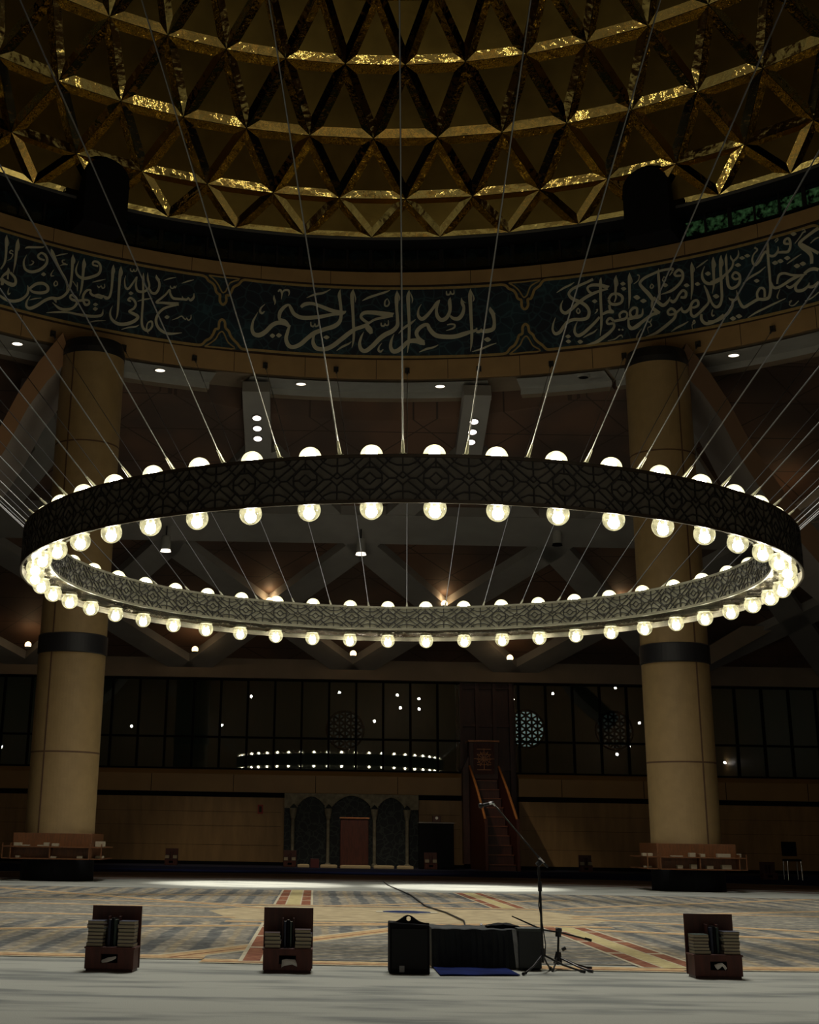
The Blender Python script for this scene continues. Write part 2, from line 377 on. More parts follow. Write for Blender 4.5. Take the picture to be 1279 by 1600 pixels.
# dark arcade outside the glass
b = MB(); b.box((2, 74.5, 5), (80, .4, 10)); struct(b.build('wall_outside', mat('arcade_wall', (.10, .11, .09), .9)))
b = MB(); b.box((2, 69.4, 2.0), (80, 10, .1)); struct(b.build('floor_outside', mat('arcade_floor', (.06, .06, .05), .9)))
b = MB(); b.box((2, 69.4, 9.4), (80, 10.4, .1)); struct(b.build('ceiling_outside', mat('arcade_ceiling', (.08, .08, .07), .9)))
for x in (-16, 4, 24):  # unseen fill lights added to brighten the view through the glass
    l = bpy.data.lights.new('arcade_fill', 'POINT'); l.energy = 10; l.color = (.70, 1, .85); l.shadow_soft_size = .3
    o = bpy.data.objects.new('arcade_fill', l); C.objects.link(o); o.location = (x, 69, 8.4)
def rosette(x, z, em, label, grp=None):
    t = thing('lattice_window', label, 'window', (x, 74.22, z), 0, grp)
    p = MB(); p.add([(0.92 * cos(2 * PI * k / 24), .05, 0.92 * sin(2 * PI * k / 24)) for k in range(24)], [tuple(range(24))]); p.build('lit_pane', em, t)
    l = MB()
    for k in range(6):
        a = k * PI / 3 + PI / 6
        for d in (-.60, -.30, 0, .30, .60):
            q = math.sqrt(.92 ** 2 - d * d); mx = Matrix.Rotation(a, 3, 'Y')
            l.box(mx @ Vector((0, 0, d)) + Vector((0, -.02 - .002 * k, 0)), (2 * q, .05, .10), mtx=mx)
    l.build('lattice_screen', matte_black, t)
    r = MB(); r.tube([(.96 * cos(2 * PI * k / 32), -.02, .96 * sin(2 * PI * k / 32)) for k in range(33)], .07, 8, cap=False); r.build('round_frame', matte_black, t)
rosette(10.98, 6.9, lattice_lit, 'round hexagonal lattice window glowing pale green beyond the glass, right of the pulpit recess')
rosette(15.6, 6.9, lattice_dim, 'dim round lattice window beyond the glass, just left of the right column')
rosette(1.5, 6.7, lattice_dim, 'dim round lattice window beyond the glass, above the prayer niche')
# red sign on the wall
b = MB(); b.box((-2.43, YW - .02, 2.47), (.24, .03, .38)); b.box((-2.43, YW - .037, 2.47), (.12, .006, .26), 1)
tag(b.build('wall_sign', [redplast, seam]), 'small dull red sign on the stone wall left of the prayer niche', 'sign')

# side and rear walls
b = MB(); b.box((-34.2, 24, 8.5), (.4, 80, 17)); struct(b.build('wall_left', marble))
b = MB(); b.box((40.2, 24, 8.5), (.4, 80, 17)); struct(b.build('wall_right', marble))
b = MB(); b.box((3, -16.2, 8.5), (75, .4, 17)); struct(b.build('wall_front', marble))

# ------------------------------------------------------------------ sloping ceiling with ribs
PA, PB = 34.6, .4
def pz(y): return PA - PB * y
SL = Vector((0, 1, -PB)).normalized(); NN = Vector((0, -PB, -1)).normalized()
b = MB(); NX = 60; xs = [-34 + 74 * i / NX for i in range(NX + 1)]
def y0(x):
    d = 20.74 ** 2 - (x - CX) ** 2
    return max(44.2, CY + math.sqrt(d)) if d > 0 else 44.2
vs = []
for x in xs: vs += [(x, y0(x), 16.88), (x, y0(x), pz(y0(x))), (x, YW + .6, pz(YW + .6))]
b.add(vs, [(3 * i + k, 3 * i + k + 1, 3 * i + k + 4, 3 * i + k + 3) for i in range(NX) for k in (0, 1)])
struct(b.build('ceiling', panel_mat()))
b = MB()
def rib(p, q, w, h, mi=0):
    a = Vector((p[0], p[1], pz(p[1]))); c = Vector((q[0], q[1], pz(q[1]))); d = (c - a); L = d.length; d.normalize()
    s = d.cross(NN).normalized()
    mx = Matrix((d, s, NN)).transposed()
    b.box((a + c) / 2 + NN * (h / 2 - .02), (L, w, h), mi, mtx=mx)
XS = 7.42
xb = [-13.24 + XS * k for k in range(-3, 7)]      # lower nodes on the window head
xt = [-6.0 + XS * 1.035 * k for k in range(-4, 6)]   # upper nodes
for k, x in enumerate(xb):
    for t in xt:
        if XS * .6 < abs(t - x) < XS * 1.4: rib((t, 54.6), (x, 64.4), 1.15, .42)
for t in xt:
    for n0 in (t - XS * .5, t + XS * .5):
        rib((n0, 49.0), (t, 54.6), .95, .42)
for t in xt:
    n0 = t + XS * .5
    rib((n0, 45.6), (n0, 49.3), .95, .45)
b.box((3, 53.3, pz(53.3) - .2), (74, 2.0, .5), 0, mtx=Matrix.Rotation(-math.atan(PB), 3, 'X'))
struct(b.build('trim_4', rib_m))
b = MB(); b.box((3, YW + .1, 8.64), (74, .5, .9)); struct(b.build('trim_5', rib_br))
# flat outer ceiling beyond the drum
b = MB()
seg = 96
for i in range(seg):
    a0, a1 = 2 * PI * i / seg, 2 * PI * (i + 1) / seg
    q = []
    for a in (a0, a1):
        q.append(pol(20.4, a, 16.9))
        s_, c_ = sin(a), cos(a); k = min((38.5 if s_ > 0 else 36) / abs(s_) if abs(s_) > 1e-6 else 1e9, (18.0 if c_ > 0 else 43) / abs(c_) if abs(c_) > 1e-6 else 1e9)
        k = max(k, 20.4); q.append(pol(k, a, 16.9))
    b.add(q, [(0, 1, 3, 2)])
struct(b.build('ceiling_outer', mat('outer_ceiling_brown', (.13, .085, .06), .8)))

# ------------------------------------------------------------------ drum
ZD0, ZD1, ZB0, ZB1 = 16.63, 20.67, 17.41, 20.11
b = MB(); N = 192
annulus(b, RD, 19.9, ZD0, 0, 2 * PI, N, 0)
ringwall(b, RD, ZD0, ZB0 - .07, 0, 2 * PI, N, 0)
ringwall(b, RD, ZB1 + .07, ZD1, 0, 2 * PI, N, 0)
ringwall(b, RD + .03, ZB0 - .07, ZB1 + .07, 0, 2 * PI, N, 1)
annulus(b, RD, 19.9, ZD1, 0, 2 * PI, N, 0); ringwall(b, 20.4, ZD0, ZD1, 0, 2 * PI, N, 0)
for i in range(48):
    a = (i + .08) * ST; h = .0006
    ringwall(b, RD - .004, ZD0, ZB0 - .07, a - h, a + h, 1, 1)
    a = (i + .42) * ST
    ringwall(b, RD - .004, ZB1 + .07, ZD1, a - h, a + h, 1, 1)
struct(b.build('wall_drum', [stone, seam]))
b = MB()
# grey soffit ring with gaps, stepping out below the drum
for a0, a1 in ((-60, -16.2), (-12.6, 12.2), (15.2, 24.2), (24.6, 60)):
    annulus(b, 19.15, 20.3, 16.52, rad(a0), rad(a1), 24, 0); ringwall(b, 20.3, 16.30, 16.52, rad(a0), rad(a1), 24, 0)
    annulus(b, 20.3, 20.75, 16.30, rad(a0), rad(a1), 24, 1)
annulus(b, 19.15, 20.75, 16.60, rad(-62), rad(62), 96, 1)
struct(b.build('trim_6', [grey_soffit, rib_br]))

# calligraphy frieze
fr = thing('calligraphy_frieze', 'midnight blue frieze with cream Arabic calligraphy and gold borders running round the drum', 'frieze', (CX, CY, ZB0))
def loc(p): return (p[0] - CX, p[1] - CY, p[2] - ZB0)
def fb(mb, name, mats):
    mb.v = [loc(v) for v in mb.v]; return mb.build(name, mats, fr)
b = MB(); ringwall(b, RD - .012, ZB0, ZB1, 0, 2 * PI, N); fb(b, 'blue_ground', frieze_m)
def smooth(pts, n=5, closed=False):
    out = []; L = len(pts)
    if L < 3: return pts
    for i in range(L - 1):
        p0 = pts[max(i - 1, 0)]; p1 = pts[i]; p2 = pts[i + 1]; p3 = pts[min(i + 2, L - 1)]
        for k in range(n):
            t = k / n
            out.append(tuple(.5 * (2 * q1 + (q2 - q0) * t + (2 * q0 - 5 * q1 + 4 * q2 - q3) * t * t + (3 * q1 - 3 * q2 + q3 - q0) * t ** 3) for q0, q1, q2, q3 in zip(p0, p1, p2, p3)))
    out.append(pts[-1]); return out
def stroke(mb, pts, r, mi=0):       # pts: (azimuth rad, z, width)
    L = len(pts); vs = []
    for i, (a, z, w_) in enumerate(pts):
        a0, z0, _ = pts[max(i - 1, 0)]; a1, z1, _ = pts[min(i + 1, L - 1)]
        dx, dz = (a1 - a0) * RD, z1 - z0; l = math.hypot(dx, dz) or 1; nx, nz = -dz / l, dx / l
        h = max(w_, .004) / 2
        vs += [pol(r, a + nx * h / RD, z + nz * h), pol(r, a - nx * h / RD, z - nz * h),
               pol(r + .03, a + nx * h / RD, z + nz * h), pol(r + .03, a - nx * h / RD, z - nz * h)]
    fs = []
    for i in range(L - 1):
        o = 4 * i; fs += [(o, o + 1, o + 5, o + 4), (o, o + 4, o + 6, o + 2), (o + 1, o + 3, o + 7, o + 5)]
    mb.add(vs, fs, mi)
TEXT = "-524,19036,112 -710,18999,104 -924,18896,130 -1159,18818,141 -1316,18823,141 -1435,18941,130 -1496,19146,112 -1537,19257,75 -1615,19176,112 -1691,18974,130 -1708,18776,111 -1696,18641,74;-1310,19205,97 -1233,19327,134 -1086,19368,105 -888,19248,127 -711,19126,142 -534,19075,149 -462,19140,19;-1697,18700,74 -1607,18599,185 -1527,18456,111;-1508,18498,67 -1544,18257,111 -1570,17979,129 -1528,17751,148 -1440,17686,133 -1305,17804,148 -1171,18058,148 -1036,18272,156 -842,18432,141 -687,18546,156 -581,18734,134 -553,19054,105 -576,19487,105 -593,19763,113 -575,19963,11;-1587,18544,148 -1724,18558,141 -1840,18439,148 -1954,18183,155 -2069,18035,162 -2167,18061,140 -2209,18246,103 -2194,18521,74 -2149,18725,48 -2108,18896,11;-1017,18333,59 -1064,18091,82 -1062,17855,130 -992,17686,148 -836,17682,155 -701,17813,156 -547,18064,156 -412,18292,156 -296,18458,134 -160,18564,134 -43,18669,127;-333,19984,11 -351,19804,128 -350,19585,135 -339,19189,105 -326,18714,97 -315,18318,89 -323,18000,67 -351,17752,11;-328,19944,15 -290,19649,45 -293,19478,7;-1206,19575,11 -1050,19724,75 -893,19800,67 -760,19947,11;-632,17633,11 -526,17788,67 -410,17907,59 -358,17997,11;-1979,19220,11 -2046,19077,52 -2071,18936,74 -2033,18859,74 -1985,18943,22;-1744,19725,52 -1706,19803,67 -1669,19682,67 -1681,19445,11;-1676,19641,30 -1633,19790,60 -1554,19813,75 -1531,19708,45 -1551,19599,11;-1817,19581,11 -1813,19450,74 -1794,19325,60 -1804,19214,11;-1873,18043,15 -1825,18052,155 -1776,18061,15;-1757,18076,15 -1708,18085,155 -1655,18094,15;-1118,18667,37 -1113,18537,52 -1068,18504,52 -1039,18606,30 -1029,18509,45 -976,18567,52 -972,18741,22;-879,18112,15 -820,18118,141 -766,18124,15;-130,18367,15 -178,18166,74 -206,17926,104 -176,17709,133 -89,17660,141 37,17855,148 131,18056,149;-150,18525,30 -92,18587,164 -23,18450,208 12,18300,89;-24,18681,75 -141,18824,104 -185,18960,97 -123,19091,127 34,19109,142 161,19081,164 346,19035,179 430,19095,15;405,19008,112 229,18927,97 73,18844,75 -43,18696,75;-164,19550,11 -46,19675,75 130,19801,75 267,19892,68 356,19969,11;33,17835,148 149,18096,156 265,18277,164 401,18417,156 489,18616,134 495,18895,112 479,19295,105 479,19694,142 489,19961,11;499,19893,15 534,19693,45 522,19546,7;307,19653,15 264,19553,49 260,19394,60 307,19366,52 342,19486,49 313,19634,22;191,18727,37 199,18615,52 245,18608,52 265,18696,30 276,18636,45 323,18656,45 323,18824,22;207,17966,11 159,17838,44 142,17698,74 184,17639,67 231,17727,19;833,18854,11 732,18690,82 615,18534,74 514,18324,11;430,18297,15 382,18058,82 368,17819,119 411,17659,148 498,17677,155 595,17835,141 692,18012,134 827,18047,171 943,17981,193 997,17886,30;715,19970,11 695,19730,135 698,19371,120 709,18891,104 712,18491,104 702,18012,89 676,17601,15;723,19909,15 773,19648,52 761,19457,7;982,17991,111 876,18165,119 848,18366,134 926,18562,134 1043,18647,119 1090,18472,141 1196,18245,156 1370,18170,156 1563,18170,155 1718,18252,155 1834,18317,118 1931,18364,96 1961,18460,22;1950,18322,96 2008,18313,103 2047,18415,37;2037,18329,103 2143,18320,148 2259,18393,140 2281,18649,103 2261,18932,141 2219,19099,126 2214,19211,11;2247,19054,30 2308,18944,15;1858,19954,11 1846,19716,134 1848,19396,127 1855,18915,111 1864,18433,104 1860,17994,89 1832,17586,11;1867,19873,15 1915,19586,52 1895,19457,7;940,19429,11 889,19244,49 879,19004,97 946,18861,134 1044,18995,119 1142,19229,97 1231,19462,112 1284,19566,22;1265,19519,75 1220,19223,90 1234,18962,127 1305,18808,141 1403,18887,134 1469,19161,112 1465,19481,127 1480,19648,11;1471,18960,52 1529,18854,111 1626,18843,141 1701,19015,126 1726,19252,97 1698,19415,112 1684,19625,11;1699,19515,30 1758,19415,15;1409,19895,37 1414,19774,60 1467,19777,52 1481,19880,30 1504,19777,45 1545,19801,45 1546,19941,22;1411,18618,30 1489,18638,52 1556,18599,59 1526,18482,59 1394,18400,11;894,17616,11 1020,17725,67 1155,17787,59 1246,17876,11;1862,17574,11 2020,17652,59 2175,17768,51 2310,17845,11;2085,18010,15 2149,18000,169 2212,17989,15;-6869,19939,8 -6869,19744,100 -6853,19372,78 -6856,19020,72 -6886,18830,55 -6926,18694,55;-6859,19865,11 -6822,19679,36 -6827,19554,6;-6651,19931,8 -6658,19760,106 -6663,19465,95 -6668,19083,72 -6688,18687,8;-6645,19869,11 -6621,19661,36 -6625,19507,6;-6722,19430,28 -6766,19444,33 -6785,19353,39 -6737,19341,33 -6726,19288,33 -6758,19141,28 -6818,19062,8;-6790,18819,8 -6780,18678,111 -6854,18525,72 -6880,18410,61 -6812,18312,99 -6683,18272,133 -6628,18371,89 -6649,18537,83 -6743,18681,72;-6781,18648,50 -6777,18416,50;-6911,18395,72 -6863,18229,94 -6900,18182,50;-6740,18142,8 -6751,17991,36 -6736,17911,50 -6708,17974,17;-6512,19650,8 -6452,19727,62 -6217,19849,57 -6160,19906,9;-6133,19427,57 -6230,19440,68 -6258,19529,68 -6200,19654,62 -6125,19607,85 -6086,19449,85 -6110,19261,91 -6211,19037,96 -6348,18899,95 -6461,18919,84 -6508,19072,67 -6508,19248,45 -6470,19448,8;-6414,19111,8 -6360,19157,39 -6333,19258,39 -6375,19289,17;-6173,18902,11 -6129,18923,130 -6086,18943,11;-5933,19677,9 -5844,19769,46 -5717,19870,9;-5757,19617,17 -5804,19581,37 -5790,19498,40 -5736,19494,23;-5703,19479,37 -5782,19443,40 -5845,19364,9;-6026,19890,9 -5996,19757,114 -5911,19472,80 -5819,19190,74 -5729,18965,74 -5680,18750,57 -5687,18534,9;-5616,19881,9 -5616,19697,109 -5611,19373,86 -5612,19017,80 -5630,18684,80 -5705,18385,85 -5824,18199,85 -5949,18158,96 -6069,18016,95 -6201,17780,101 -6320,17623,100 -6393,17663,78 -6393,17838,56 -6337,18063,8;-5609,19833,11 -5574,19686,34 -5578,19560,6;-5901,18150,56 -5875,18103,85 -5854,18029,11;-5946,19182,9 -5987,19024,37 -5988,18935,45 -5933,18960,11;-5897,18800,17 -5924,18685,40 -5905,18619,40 -5863,18668,37 -5867,18755,31 -5897,18800,17;-6404,18395,11 -6368,18304,73 -6251,18514,95 -6127,18600,96 -6037,18530,96 -6034,18370,96 -6143,18252,95 -6284,18217,78 -6359,18279,56;-6383,18297,78 -6401,18069,78 -6504,17845,94 -6640,17723,99 -6782,17714,88 -6896,17790,71;-6352,17901,8 -6258,17994,39 -6132,18084,8;-5134,19674,58 -5231,19691,58 -5219,19810,64 -5139,19815,75 -5085,19665,81 -5108,19416,93 -5229,19245,98 -5384,19118,98 -5499,19186,74 -5539,19376,57 -5501,19696,9;-5401,19845,9 -5405,19644,104 -5401,19348,92 -5403,18991,75 -5415,18689,63 -5438,18465,9;-5395,19782,12 -5368,19631,32 -5375,19488,6;-5495,18927,11 -5490,18775,40 -5482,18609,9;-5585,18941,9 -5502,18764,23;-5217,19051,9 -5113,19145,46 -4979,19262,9;-5123,18968,23 -5089,18911,40 -5052,18992,23 -5025,18914,35 -4987,18960,35 -4991,19083,17;-4894,18603,69 -4966,18624,58 -5030,18628,69 -5095,18646,69 -5172,18584,75 -5238,18646,75 -5242,18757,46 -5319,18694,80 -5368,18501,80 -5361,18326,74 -5316,18197,86 -5254,18252,74 -5259,18363,57 -5338,18359,80 -5446,18284,86 -5557,18272,80 -5607,18339,68 -5580,18439,68 -5497,18357,85 -5474,18189,85 -5545,17981,85 -5683,17863,96 -5794,17873,85 -5876,17955,39 -5922,18014,8;-6022,17608,8 -5850,17702,56 -5648,17789,62 -5458,17796,74 -5253,17813,97 -5081,17876,92 -4998,17970,75 -4986,18159,9;-5178,18260,11 -5132,18279,109 -5085,18298,11;-5177,18100,11 -5130,18119,126 -5082,18139,11;-5247,17580,9 -5106,17694,46 -4924,17781,9;-4848,19845,9 -4854,19641,105 -4852,19282,87 -4859,18890,75 -4889,18638,81 -4951,18568,75 -5001,18646,46 -5030,18557,69 -5094,18560,63 -5150,18567,57;-4843,19796,12 -4821,19625,35 -4832,19494,6;-4708,19843,9 -4714,19639,105 -4718,19217,93 -4717,18797,81 -4713,18379,75 -4718,18076,58 -4743,17866,9;-4700,19796,12 -4675,19625,35 -4683,19481,6;-4483,18642,52 -4537,18664,58 -4498,18757,70 -4430,18705,82 -4390,18563,76 -4420,18401,76 -4503,18264,70 -4429,18210,110 -4335,18130,105 -4389,17960,110 -4527,17804,116 -4683,17745,109 -4797,17836,98 -4847,17996,69 -4849,18175,43 -4813,18360,9;-4535,18914,12 -4493,18931,122 -4447,18948,12;-4625,17566,9 -4491,17687,46 -4367,17757,46 -4303,17840,9;-4609,19538,9 -4624,19346,35 -4600,19114,70 -4546,19076,76 -4480,19276,64 -4406,19553,59;-4397,19581,41 -4408,19280,64 -4375,19082,82 -4297,19057,88 -4204,19147,76 -4158,19315,65 -4192,19576,65 -4201,19806,9;-4163,19253,53 -4107,19092,82 -4027,19106,88 -3973,19323,82 -3979,19534,77 -4025,19669,94 -4039,19776,9;-4021,19701,24 -3962,19616,9;-4280,19766,9 -4278,19543,82 -4266,19093,70 -4259,18611,76 -4262,18187,76 -4252,17888,81 -4208,17722,87 -4128,17690,76 -4062,17864,64 -4075,18035,64 -4133,17991,47 -4161,17860,44 -4157,17710,52 -4121,17580,9;-4531,19841,23 -4521,19761,41 -4480,19747,35 -4467,19831,23 -4448,19760,35 -4411,19805,35 -4412,19889,18;-4360,18688,9 -4241,18794,47 -4089,18889,9;-3893,19620,9 -3789,19725,41 -3667,19809,9;-3556,19617,9 -3452,19721,48 -3331,19820,9;-3765,19459,24 -3754,19384,41 -3707,19388,35 -3693,19469,24 -3674,19411,36 -3654,19504,15;-3318,19309,18 -3322,19148,77 -3378,19038,83 -3420,19116,41 -3450,19039,77 -3514,19049,65 -3533,19141,15;-3490,19038,71 -3609,19017,83 -3705,19021,83 -3757,19156,71 -3777,19308,53 -3836,19129,65 -3926,18938,71 -4009,18763,70 -3890,18787,76 -3731,18805,106 -3593,18833,118;-3635,18785,71 -3760,18691,76 -3883,18548,82 -3972,18320,82 -3996,18068,88 -3942,17844,93 -3828,17714,88 -3701,17703,76 -3508,17794,9;-3843,18273,12 -3796,18288,129 -3749,18304,12;-3702,18207,9 -3606,18305,35 -3529,18400,35 -3480,18330,41 -3447,18303,29 -3433,18360,24 -3399,18288,35 -3353,18363,35 -3353,18498,15;3440,19536,10 3569,19675,63 3681,19755,58 3768,19842,8;4112,19867,88 3984,19774,83 3831,19682,89 3712,19577,89 3660,19422,89 3725,19234,109 3859,19082,114 3964,18909,114 4014,18697,103 3982,18482,114 3872,18431,114 3736,18464,104 3626,18411,109 3541,18242,109 3470,18064,114 3387,18014,104 3342,18167,73 3355,18376,52 3401,18610,8;4405,19527,10 4347,19514,114 4226,19610,114 4090,19650,94 4009,19583,78 4024,19438,78 4090,19324,78;4372,19435,67 4207,19387,88 4083,19321,104 3943,19202,109 3817,19044,114 3704,18874,114 3592,18737,114 3515,18843,89 3509,19042,57 3549,19220,8;4260,19885,8 4245,19716,93 4236,19327,93 4233,18880,88 4233,18487,88 4220,18100,72 4189,17754,8;4077,19056,10 4124,19041,135 4171,19026,10;3568,17882,10 3616,17869,129 3663,17857,10;3571,17698,10 3619,17685,129 3666,17672,10;3780,17641,10 3828,17628,139 3879,17613,10;4601,19550,10 4648,19533,139 4696,19516,10;4609,19366,10 4656,19349,134 4704,19332,10;4833,18965,10 4890,18944,148 4943,18925,10;3813,18870,21 3786,18765,42 3816,18672,41 3849,18747,41 3820,18863,26;4137,18714,21 4167,18727,36 4149,18655,36 4111,18591,8;4198,18443,77 4113,18273,93 4000,18083,108 3888,17920,113 3792,17863,114 3738,17991,88 3747,18185,57 3792,18375,13;3882,17761,8 3995,17860,57 4078,17919,51 4144,18017,8;4451,18221,87 4386,18348,87 4327,18261,77 4343,18150,77 4435,18142,77 4445,18000,87 4360,17832,107 4234,17675,118 4110,17545,103 3930,17494,8;4537,19886,8 4516,19706,103 4516,19455,88 4503,19208,72 4513,19079,62 4475,18905,36;4376,19042,88 4435,19198,88 4543,19194,87 4624,19054,92 4603,18867,87 4506,18816,98 4406,18878,93 4376,19028,82;4382,18831,77 4394,18659,87 4443,18553,92 4351,18589,103 4255,18531,72;4450,18216,77 4545,18231,92 4654,18250,92 4695,18361,66 4680,18477,66 4621,18520,72 4558,18436,72 4567,18294,72;4885,18544,76 4826,18593,82 4755,18493,77 4750,18314,76 4789,18231,92 4858,18290,81 4877,18491,81;4694,18222,92 4789,18231,92 4884,18267,86 4931,18277,76;4710,18211,61 4715,17993,81 4778,17860,102 4874,17910,96 4923,17989,91;4780,19894,8 4768,19698,103 4762,19339,87 4755,18980,82 4728,18591,8;4785,19831,15 4813,19598,41 4796,19487,5;4538,19810,15 4560,19579,36 4544,19467,5;4913,19768,31 4950,19727,36 4928,19569,31 4840,19457,8;4516,17892,8 4537,17886,66 4558,17879,8;4577,17872,8 4597,17866,66 4618,17859,8;4323,17544,8 4447,17566,31 4531,17665,36 4578,17663,41 4589,17576,20;4909,17759,8 4851,17557,41 4831,17445,8;5546,19670,51 5554,19749,86 5495,19773,81 5346,19774,76 5209,19719,82 5043,19618,87 4954,19463,87 4992,19282,112 5093,19022,132 5167,18773,117;5488,19534,8 5543,19657,46;5167,18773,86 5146,18532,86 5214,18346,126 5279,18256,86;5232,18265,101 5137,18245,106 5026,18128,106 4901,17985,117 4776,17862,112 4714,17939,87 4711,18176,61;4774,18274,76 4745,18456,77 4810,18594,87 4876,18543,76 4856,18311,87 4780,18249,87 4894,18231,86 4964,18323,76 4977,18517,25;5302,19872,8 5294,19607,87 5294,19193,81 5286,18714,71;5182,18850,102 5270,18623,111 5347,18511,116 5431,18616,86 5476,18769,15;5473,18655,76 5524,18574,111 5580,18640,80 5639,18803,75 5710,18911,85 5763,18813,85 5741,18657,90 5662,18684,75;5701,19455,61 5608,19480,76 5584,19572,76 5655,19674,86 5719,19571,86 5722,19350,86 5637,19138,91 5496,18975,86 5317,18917,10;5164,19360,15 5134,19256,41 5159,19191,41 5192,19261,41 5165,19354,25;5393,19545,15 5362,19414,36 5394,19360,35 5417,19447,36 5394,19534,25;4824,18984,10 4881,18963,148 4939,18942,10;4941,18808,10 4998,18787,148 5056,18765,10;5354,19239,10 5403,19219,132 5454,19199,10;5732,19086,10 5782,19065,131 5832,19044,10;5929,19053,10 5976,19033,130 6025,19012,10;6121,19344,10 6174,19322,145 6225,19299,10;6236,18480,10 6288,18458,143 6340,18436,10;5901,19854,8 5897,19659,101 5891,19306,90 5877,18902,80 5841,18529,7;5909,19791,15 5939,19587,35 5924,19478,5;5973,19607,10 6074,19706,50 6188,19816,8;4778,19891,8 4765,19673,103;5536,18135,75 5443,18139,75 5420,18263,75 5489,18340,85 5552,18198,90 5532,18000,95 5433,17845,105 5294,17677,106 5170,17557,86 5005,17500,8;5550,18144,70 5634,18256,60 5673,18334,13;5665,18304,50 5678,18184,85 5737,18139,100 5807,18242,85 5868,18436,85 5948,18458,85 5963,18294,85 5894,18235,75 5835,18259,65;5834,18237,65 5826,18021,85 5876,17920,94 5959,17996,89 6057,18146,99 6143,18301,74 6147,18490,60 6086,18929,12;6430,19866,7 6415,19677,109 6398,19224,94 6392,18738,84 6385,18363,84 6336,18139,99 6268,18100,99 6207,18247,74 6164,18510,74 6132,18741,65 6093,18940,15;6433,19791,15 6453,19579,35 6438,19463,5;6289,19875,7 6281,19682,110 6273,19279,90 6265,18902,65 6220,18590,7;6293,19813,15 6319,19584,35 6304,19476,5;6124,19615,8 6077,19418,50 6072,19202,85 6129,19014,100 6233,18942,99 6356,18998,89 6446,19081,74;6004,17950,74 6003,17760,94 6064,17600,104 6170,17584,104 6278,17649,98 6395,17776,83;5454,17530,10 5560,17633,60 5669,17700,55 5768,17782,7;5839,17684,30 5869,17781,40 5884,17698,30 5829,17633,25 5834,17467,7;5044,18050,35 5089,17995,46 5129,18102,13;5089,17987,30 5112,17854,35 5046,17795,25 5059,17591,8;6213,18033,7 6188,17903,35 6198,17804,39 6234,17835,15;4936,17806,8 4849,17587,35 4837,17419,8;6527,19871,8 6512,19689,84 6508,19386,72 6506,18960,95 6523,18708,94 6590,18619,94 6690,18696,94 6727,18862,83 6717,19049,83 6649,19149,78 6596,19036,67 6639,18910,72 6710,18915,61;6207,18992,84 6328,19031,95 6437,19106,84 6531,19217,83 6610,19371,72 6632,19543,56 6602,19672,56 6596,19779,14;6632,19549,61 6698,19629,67 6736,19739,50 6739,19896,8;6656,19404,11 6711,19380,128 6765,19355,11;6746,19613,11 6795,19591,116 6843,19569,11;6840,19646,11 6889,19624,116 6938,19601,11;6965,18702,11 7015,18680,121 7064,18658,11;7672,19966,11 7723,19942,130 7777,19917,11;7523,19211,11 7576,19187,135 7628,19162,11;7304,19161,11 7358,19136,136 7409,19113,11;7400,19171,11 7452,19147,130 7504,19123,11;7675,18856,11 7729,18832,140 7782,18807,11;7780,18874,11 7833,18850,134 7886,18825,11;6230,18498,11 6285,18475,139 6339,18452,11;6497,17599,11 6549,17578,138 6603,17556,11;6600,17636,11 6654,17613,137 6708,17590,11;6770,18701,11 6921,18867,60 7060,18956,55 7188,19091,8;7026,19842,61 7071,19742,50 7001,19617,39 6967,19421,61 7005,19238,77 7091,19334,77 7159,19515,77 7215,19603,71 7274,19431,82 7362,19390,82 7428,19525,54 7434,19664,11;7410,19473,65 7498,19433,82 7600,19400,87 7653,19579,81 7636,19827,76 7569,19829,71 7555,19706,76 7645,19643,60;7267,19938,8 7257,19710,82 7248,19352,82 7247,18991,82 7246,18631,82 7240,18272,92 7197,18020,98 7107,17993,98 7005,18038,93 6868,17952,93 6747,17889,99 6688,18090,83 6660,18315,61 6650,18522,8;7006,18067,71 7003,18256,71 7065,18404,76 7133,18314,76 7127,18051,71;7255,18506,71 7291,18316,87 7371,18274,87 7492,18340,86 7614,18429,97 7749,18479,86 7883,18468,11;7764,18481,70 7621,18575,70 7508,18693,76 7419,18697,81 7381,18570,65 7361,18398,60;7518,18262,54 7572,18169,81 7663,18233,64 7790,18409,53;7838,18507,75 7945,18584,101 8032,18559,106 8094,18486,95;7837,18478,53 7757,18341,75 7675,18168,75 7685,18008,91 7783,17970,96 7874,18043,69 7912,18157,16;7888,18028,74 7975,17998,90 8075,18102,74;8165,19883,107 7988,19757,91 7817,19583,92 7846,19420,118 7946,19204,139 7995,19008,117 7983,18760,96;7844,19526,81 7966,19305,91 8122,19039,101;7563,18991,11 7674,19081,43 7823,19189,8;8000,19462,11 8081,19549,37 8149,19569,32;7726,19605,8 7826,19774,27 7889,19900,38 7929,19899,27 7909,19998,32 7878,19977,16;6637,18300,33 6623,18203,61 6538,18246,66 6501,18328,8;6570,18232,66 6550,17997,83 6460,17791,94 6336,17660,94 6215,17612,94 6112,17644,83;6802,17490,14 6957,17612,54 7123,17691,54 7289,17769,54 7479,17848,11;7400,18207,8 7343,17986,38 7356,17884,16;7535,17686,27 7581,17725,27 7534,17608,21 7602,17543,27 7698,17656,13;7806,17596,8 7928,17638,32 8058,17765,26;6201,18027,8 6186,17844,33 6220,17836,17;7382,19887,22 7433,19953,27 7445,19893,22 7397,19834,16"
groups = {-1: MB(), 0: MB(), 1: MB()}
for k, ln in enumerate(TEXT.split(';')):
    pts = [tuple(map(float, p.split(','))) for p in ln.split(' ')]
    pts = [(a / 1e4, z / 1e3, w_ / 1e3) for a, z, w_ in pts]
    am = sum(p[0] for p in pts) / len(pts); g = -1 if am < rad(-15.8) else (1 if am > rad(16.3) else 0)
    stroke(groups[g], smooth(pts), RD - .045 - .0004 * (k % 23))
